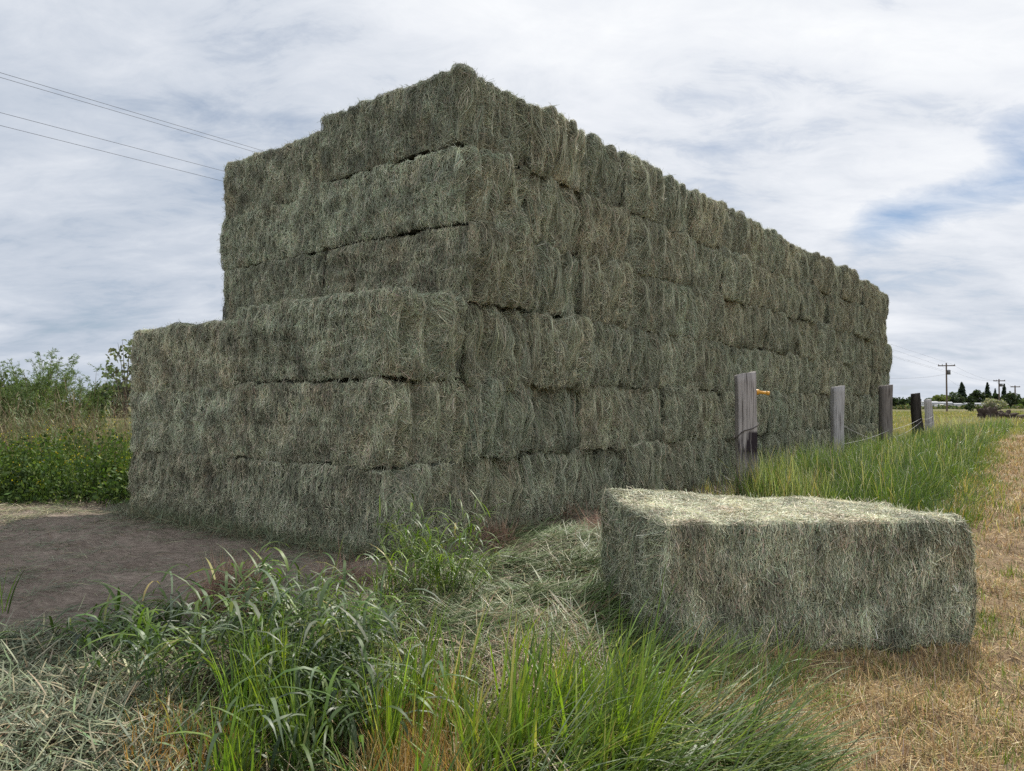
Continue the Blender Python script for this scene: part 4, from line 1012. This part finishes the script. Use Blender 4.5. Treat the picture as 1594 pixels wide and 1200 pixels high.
# ------------------------------------------------------------------ dark heap in the meadow, fallen branches on the left
x0, y0, _ = at(1545, 656, 0)
root = thing('brush_heap', 'dark rotting log and clods heaped in the meadow at right', 'brush heap', (x0, y0, 0), .1)
def lump_mesh(c, s, seed):
    r_ = Wave(seed, .9); r2 = Wave(seed + 1, .28); n1, n2 = 26, 16
    a, b = np.meshgrid(np.linspace(0, 2 * PI, n1 + 1), np.linspace(.02, PI - .02, n2 + 1))
    d = np.stack([np.cos(a) * np.sin(b), np.sin(a) * np.sin(b), np.cos(b)], -1); k = 1 + .22 * r_(d * 1.3) + .16 * r2(d * 1.1)
    p = np.array(c) + d * k[..., None] * np.array(s)
    i = (np.arange(n2)[:, None] * (n1 + 1) + np.arange(n1)[None, :]).ravel()
    return p.reshape(-1, 3), np.stack([i, i + 1, i + n1 + 2, i + n1 + 1], -1), np.array((.05, .038, .03))
build('clod_pile', [(*lump_mesh((-.6, 0, .4), (.6, .5, .75), 61), 0), (*lump_mesh((.25, .2, .35), (.65, .5, .6), 62), 0), (*lump_mesh((1.25, .1, .3), (.75, .5, .55), 63), 0)], [M_PLAIN], root)
s = np.linspace(0, 1, 9); lg = np.column_stack([.8 + 3.2 * s, .2 + .3 * s, .35 + .15 * s + .05 * np.sin(7 * s)])
build('log', [(*tubes(lg[None], (.24 - .08 * s + .03 * np.sin(17 * s))[None], (.09, .075, .06), 10), 0)], [M_PLAIN], root)
bp = np.column_stack([U(60, -1, 3.4), U(60, -.3, .5), U(60, .1, .5)])
build('twigs', [(*blades(bp, U(60, .3, .9), U(60, .2, 1.3), N_(60, .2, .3), U(60, 0, 2 * PI), U(60, .03, .06), palette(60, [(.1, .08, .06), (.16, .13, .1)], [1, 1]), 4, twist=2), 0)], [M_DRY], root)

def branch(px0, py0, px1, py1, rad, label, seed, bow=.12):
    r_ = np.random.default_rng(seed); a, b = at(px0, py0), at(px1, py1); s = np.linspace(0, 1, 10)
    q = a + (b - a) * s[:, None]; q[:, 2] = ground_z(q[:, 0], q[:, 1]) + .03 + bow * np.sin(PI * s) + r_.normal(0, .006, 10)
    q[:, :2] += r_.normal(0, .012, (10, 2))
    root = build('fallen_branch', [(*tubes(q[None], (rad * (1.1 - .7 * s))[None], (.34, .28, .22), 6), 0)], [M_PLAIN])
    tag(root, label, 'branch', 'fallen branches under the weeds')
    tw = np.stack([np.stack([q[k], q[k] + r_.normal(0, .08, 3) + [0, 0, .05], q[k] + r_.normal(0, .14, 3) + [0, 0, .08]]) for k in (3, 5, 7)])
    build('twig', [(*tubes(tw, np.array([[rad * .4, rad * .3, rad * .15]]), (.3, .25, .2), 5), 0)], [M_PLAIN], root)
branch(92, 770, 158, 778, .016, 'longer pale fallen branch arching at the foot of the flowering weeds', 1, .2)
branch(98, 766, 128, 786, .012, 'shorter pale fallen branch crossing under the longer one', 2, .16)

# ------------------------------------------------------------------ sky, sun, camera
SUN_EL, SUN_AZ = math.radians(50), math.atan2(.5, .866)            # azimuth from +Y towards +X
sd = np.array([math.sin(SUN_AZ) * math.cos(SUN_EL), math.cos(SUN_AZ) * math.cos(SUN_EL), math.sin(SUN_EL)])
W = bpy.data.worlds.new('World'); S.world = W; W.use_nodes = True
nt = W.node_tree; n, l = nt.nodes, nt.links; n.clear()
sky = n.new('ShaderNodeTexSky'); sky.sky_type = 'NISHITA'; sky.sun_disc = False
sky.sun_elevation = SUN_EL; sky.sun_rotation = SUN_AZ; sky.air_density = 1.0; sky.dust_density = .2; sky.ozone_density = 4.0
bg1 = n.new('ShaderNodeBackground'); bg1.inputs['Strength'].default_value = .07; l.new(sky.outputs[0], bg1.inputs['Color'])
tc = n.new('ShaderNodeTexCoord'); D = tc.outputs['Generated']
def vmath(op, a, b=None):
    x = n.new('ShaderNodeVectorMath'); x.operation = op
    for i, v in enumerate((a, b)):
        if v is None: continue
        if hasattr(v, 'node'): l.new(v, x.inputs[i])
        else: x.inputs[i].default_value = v
    return x
def fmath(op, a, b=None, c=None, clamp=False):
    x = n.new('ShaderNodeMath'); x.operation = op; x.use_clamp = clamp
    for i, v in enumerate((a, b, c)):
        if v is None: continue
        if hasattr(v, 'node'): l.new(v, x.inputs[i])
        else: x.inputs[i].default_value = v
    return x.outputs[0]
sx = n.new('ShaderNodeSeparateXYZ'); l.new(D, sx.inputs[0])
zz = fmath('ADD', fmath('MAXIMUM', sx.outputs[2], 0.0), .24)
cb = n.new('ShaderNodeCombineXYZ'); l.new(fmath('DIVIDE', sx.outputs[0], zz), cb.inputs[0]); l.new(fmath('DIVIDE', sx.outputs[1], zz), cb.inputs[1])
plane = cb.outputs[0]                                              # the cloud sheet, seen overhead
rot = n.new('ShaderNodeMapping'); rot.inputs['Rotation'].default_value = (0, 0, math.radians(28)); rot.inputs['Scale'].default_value = (.9, 1.5, 1); l.new(plane, rot.inputs[0])
n_big = noise(nt, rot.outputs[0], .7, 7, .52, .35)
n_mid = noise(nt, rot.outputs[0], 2.0, 8, .55, .35)
n_fin = noise(nt, rot.outputs[0], 6.0, 9, .68, .6)
def spot(vec, width):                                              # closeness of the view direction to a sky direction
    v = np.array(vec, float); v /= np.linalg.norm(v)
    d = vmath('DOT_PRODUCT', D, tuple(v)).outputs['Value']
    return fmath('POWER', fmath('MAXIMUM', d, 0.0), width)
def sky_dir(px, py):
    p = aty(px, py, 10.0) - np.array([0, 0, EYE]); return p
hole = None
for hx, hy, pw, st in [(1350, 348, 3000, .20), (1395, 336, 2900, .23), (1445, 322, 2900, .20), (1500, 304, 2800, .17), (1560, 286, 2600, .17), (1610, 270, 2400, .16), (1560, 208, 2400, .11), (1605, 195, 2200, .11)]:
    t_ = fmath('MULTIPLY', spot(sky_dir(hx, hy), pw), st); hole = t_ if hole is None else fmath('ADD', hole, t_)
cov = fmath('ADD', fmath('MULTIPLY', n_big, .35), fmath('ADD', fmath('MULTIPLY', n_mid, .45), fmath('MULTIPLY', n_fin, .30)))
cov = fmath('SUBTRACT', cov, .045)
cov = fmath('SUBTRACT', fmath('ADD', cov, .25), hole)
cover = ramp(nt, cov, [(.40, (0, 0, 0)), (.55, (.5, .5, .5)), (.72, (1, 1, 1))])
glow = spot(sd, 3.2)
# cloud brightness: thin bright veil towards the sun, greyer sheets elsewhere
sh_ = fmath('ADD', fmath('MULTIPLY', n_mid, .72), fmath('MULTIPLY', n_fin, .28))
lum = fmath('ADD', fmath('MULTIPLY_ADD', fmath('SUBTRACT', sh_, .5), 1.05, .455), fmath('MULTIPLY', glow, .46))
lum = fmath('ADD', lum, fmath('MULTIPLY', fmath('SUBTRACT', n_big, .5), .42))
back = fmath('MULTIPLY', fmath('MAXIMUM', fmath('MULTIPLY_ADD', sx.outputs[1], -1.0, .1), 0.0), .42)   # added fill: unseen sky behind the camera brightened for the shaded hay
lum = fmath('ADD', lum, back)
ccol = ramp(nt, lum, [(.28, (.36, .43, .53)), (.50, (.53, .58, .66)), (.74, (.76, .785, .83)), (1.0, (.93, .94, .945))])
ccol = mix(nt, fmath('MULTIPLY', back, 1.0, clamp=True), ccol, (1.32, 1.39, 1.50))  # bluish white of the added fill from behind the camera
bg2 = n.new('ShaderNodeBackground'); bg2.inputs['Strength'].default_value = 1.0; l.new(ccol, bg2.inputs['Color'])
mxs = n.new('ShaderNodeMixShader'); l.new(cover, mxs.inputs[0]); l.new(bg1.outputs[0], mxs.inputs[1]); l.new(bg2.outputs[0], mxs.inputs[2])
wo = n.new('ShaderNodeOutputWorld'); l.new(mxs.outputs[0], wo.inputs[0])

sun = bpy.data.lights.new('sun', 'SUN'); sun.energy = 5.0; sun.angle = math.radians(1.2); sun.color = (1, .95, .86)
so = bpy.data.objects.new('sun', sun); COL.objects.link(so)
from mathutils import Vector
so.rotation_euler = Vector(-sd).to_track_quat('-Z', 'Y').to_euler()

cam = bpy.data.cameras.new('camera'); co = bpy.data.objects.new('camera', cam); COL.objects.link(co)
cam.sensor_width = 36; cam.lens = F_PX / 1594 * 36; cam.clip_end = 12000; cam.clip_start = .05
co.location = (0, 0, EYE); co.rotation_euler = (PI / 2 + PITCH, 0, 0)
S.camera = co
S.view_settings.view_transform = 'Standard'; S.view_settings.look = 'None'; S.view_settings.gamma = 1; S.view_settings.exposure = 0.17
S.view_settings.use_curve_mapping = False
S.cycles.max_bounces = 6; S.cycles.diffuse_bounces = 3; S.cycles.transmission_bounces = 4; S.cycles.use_denoising = False
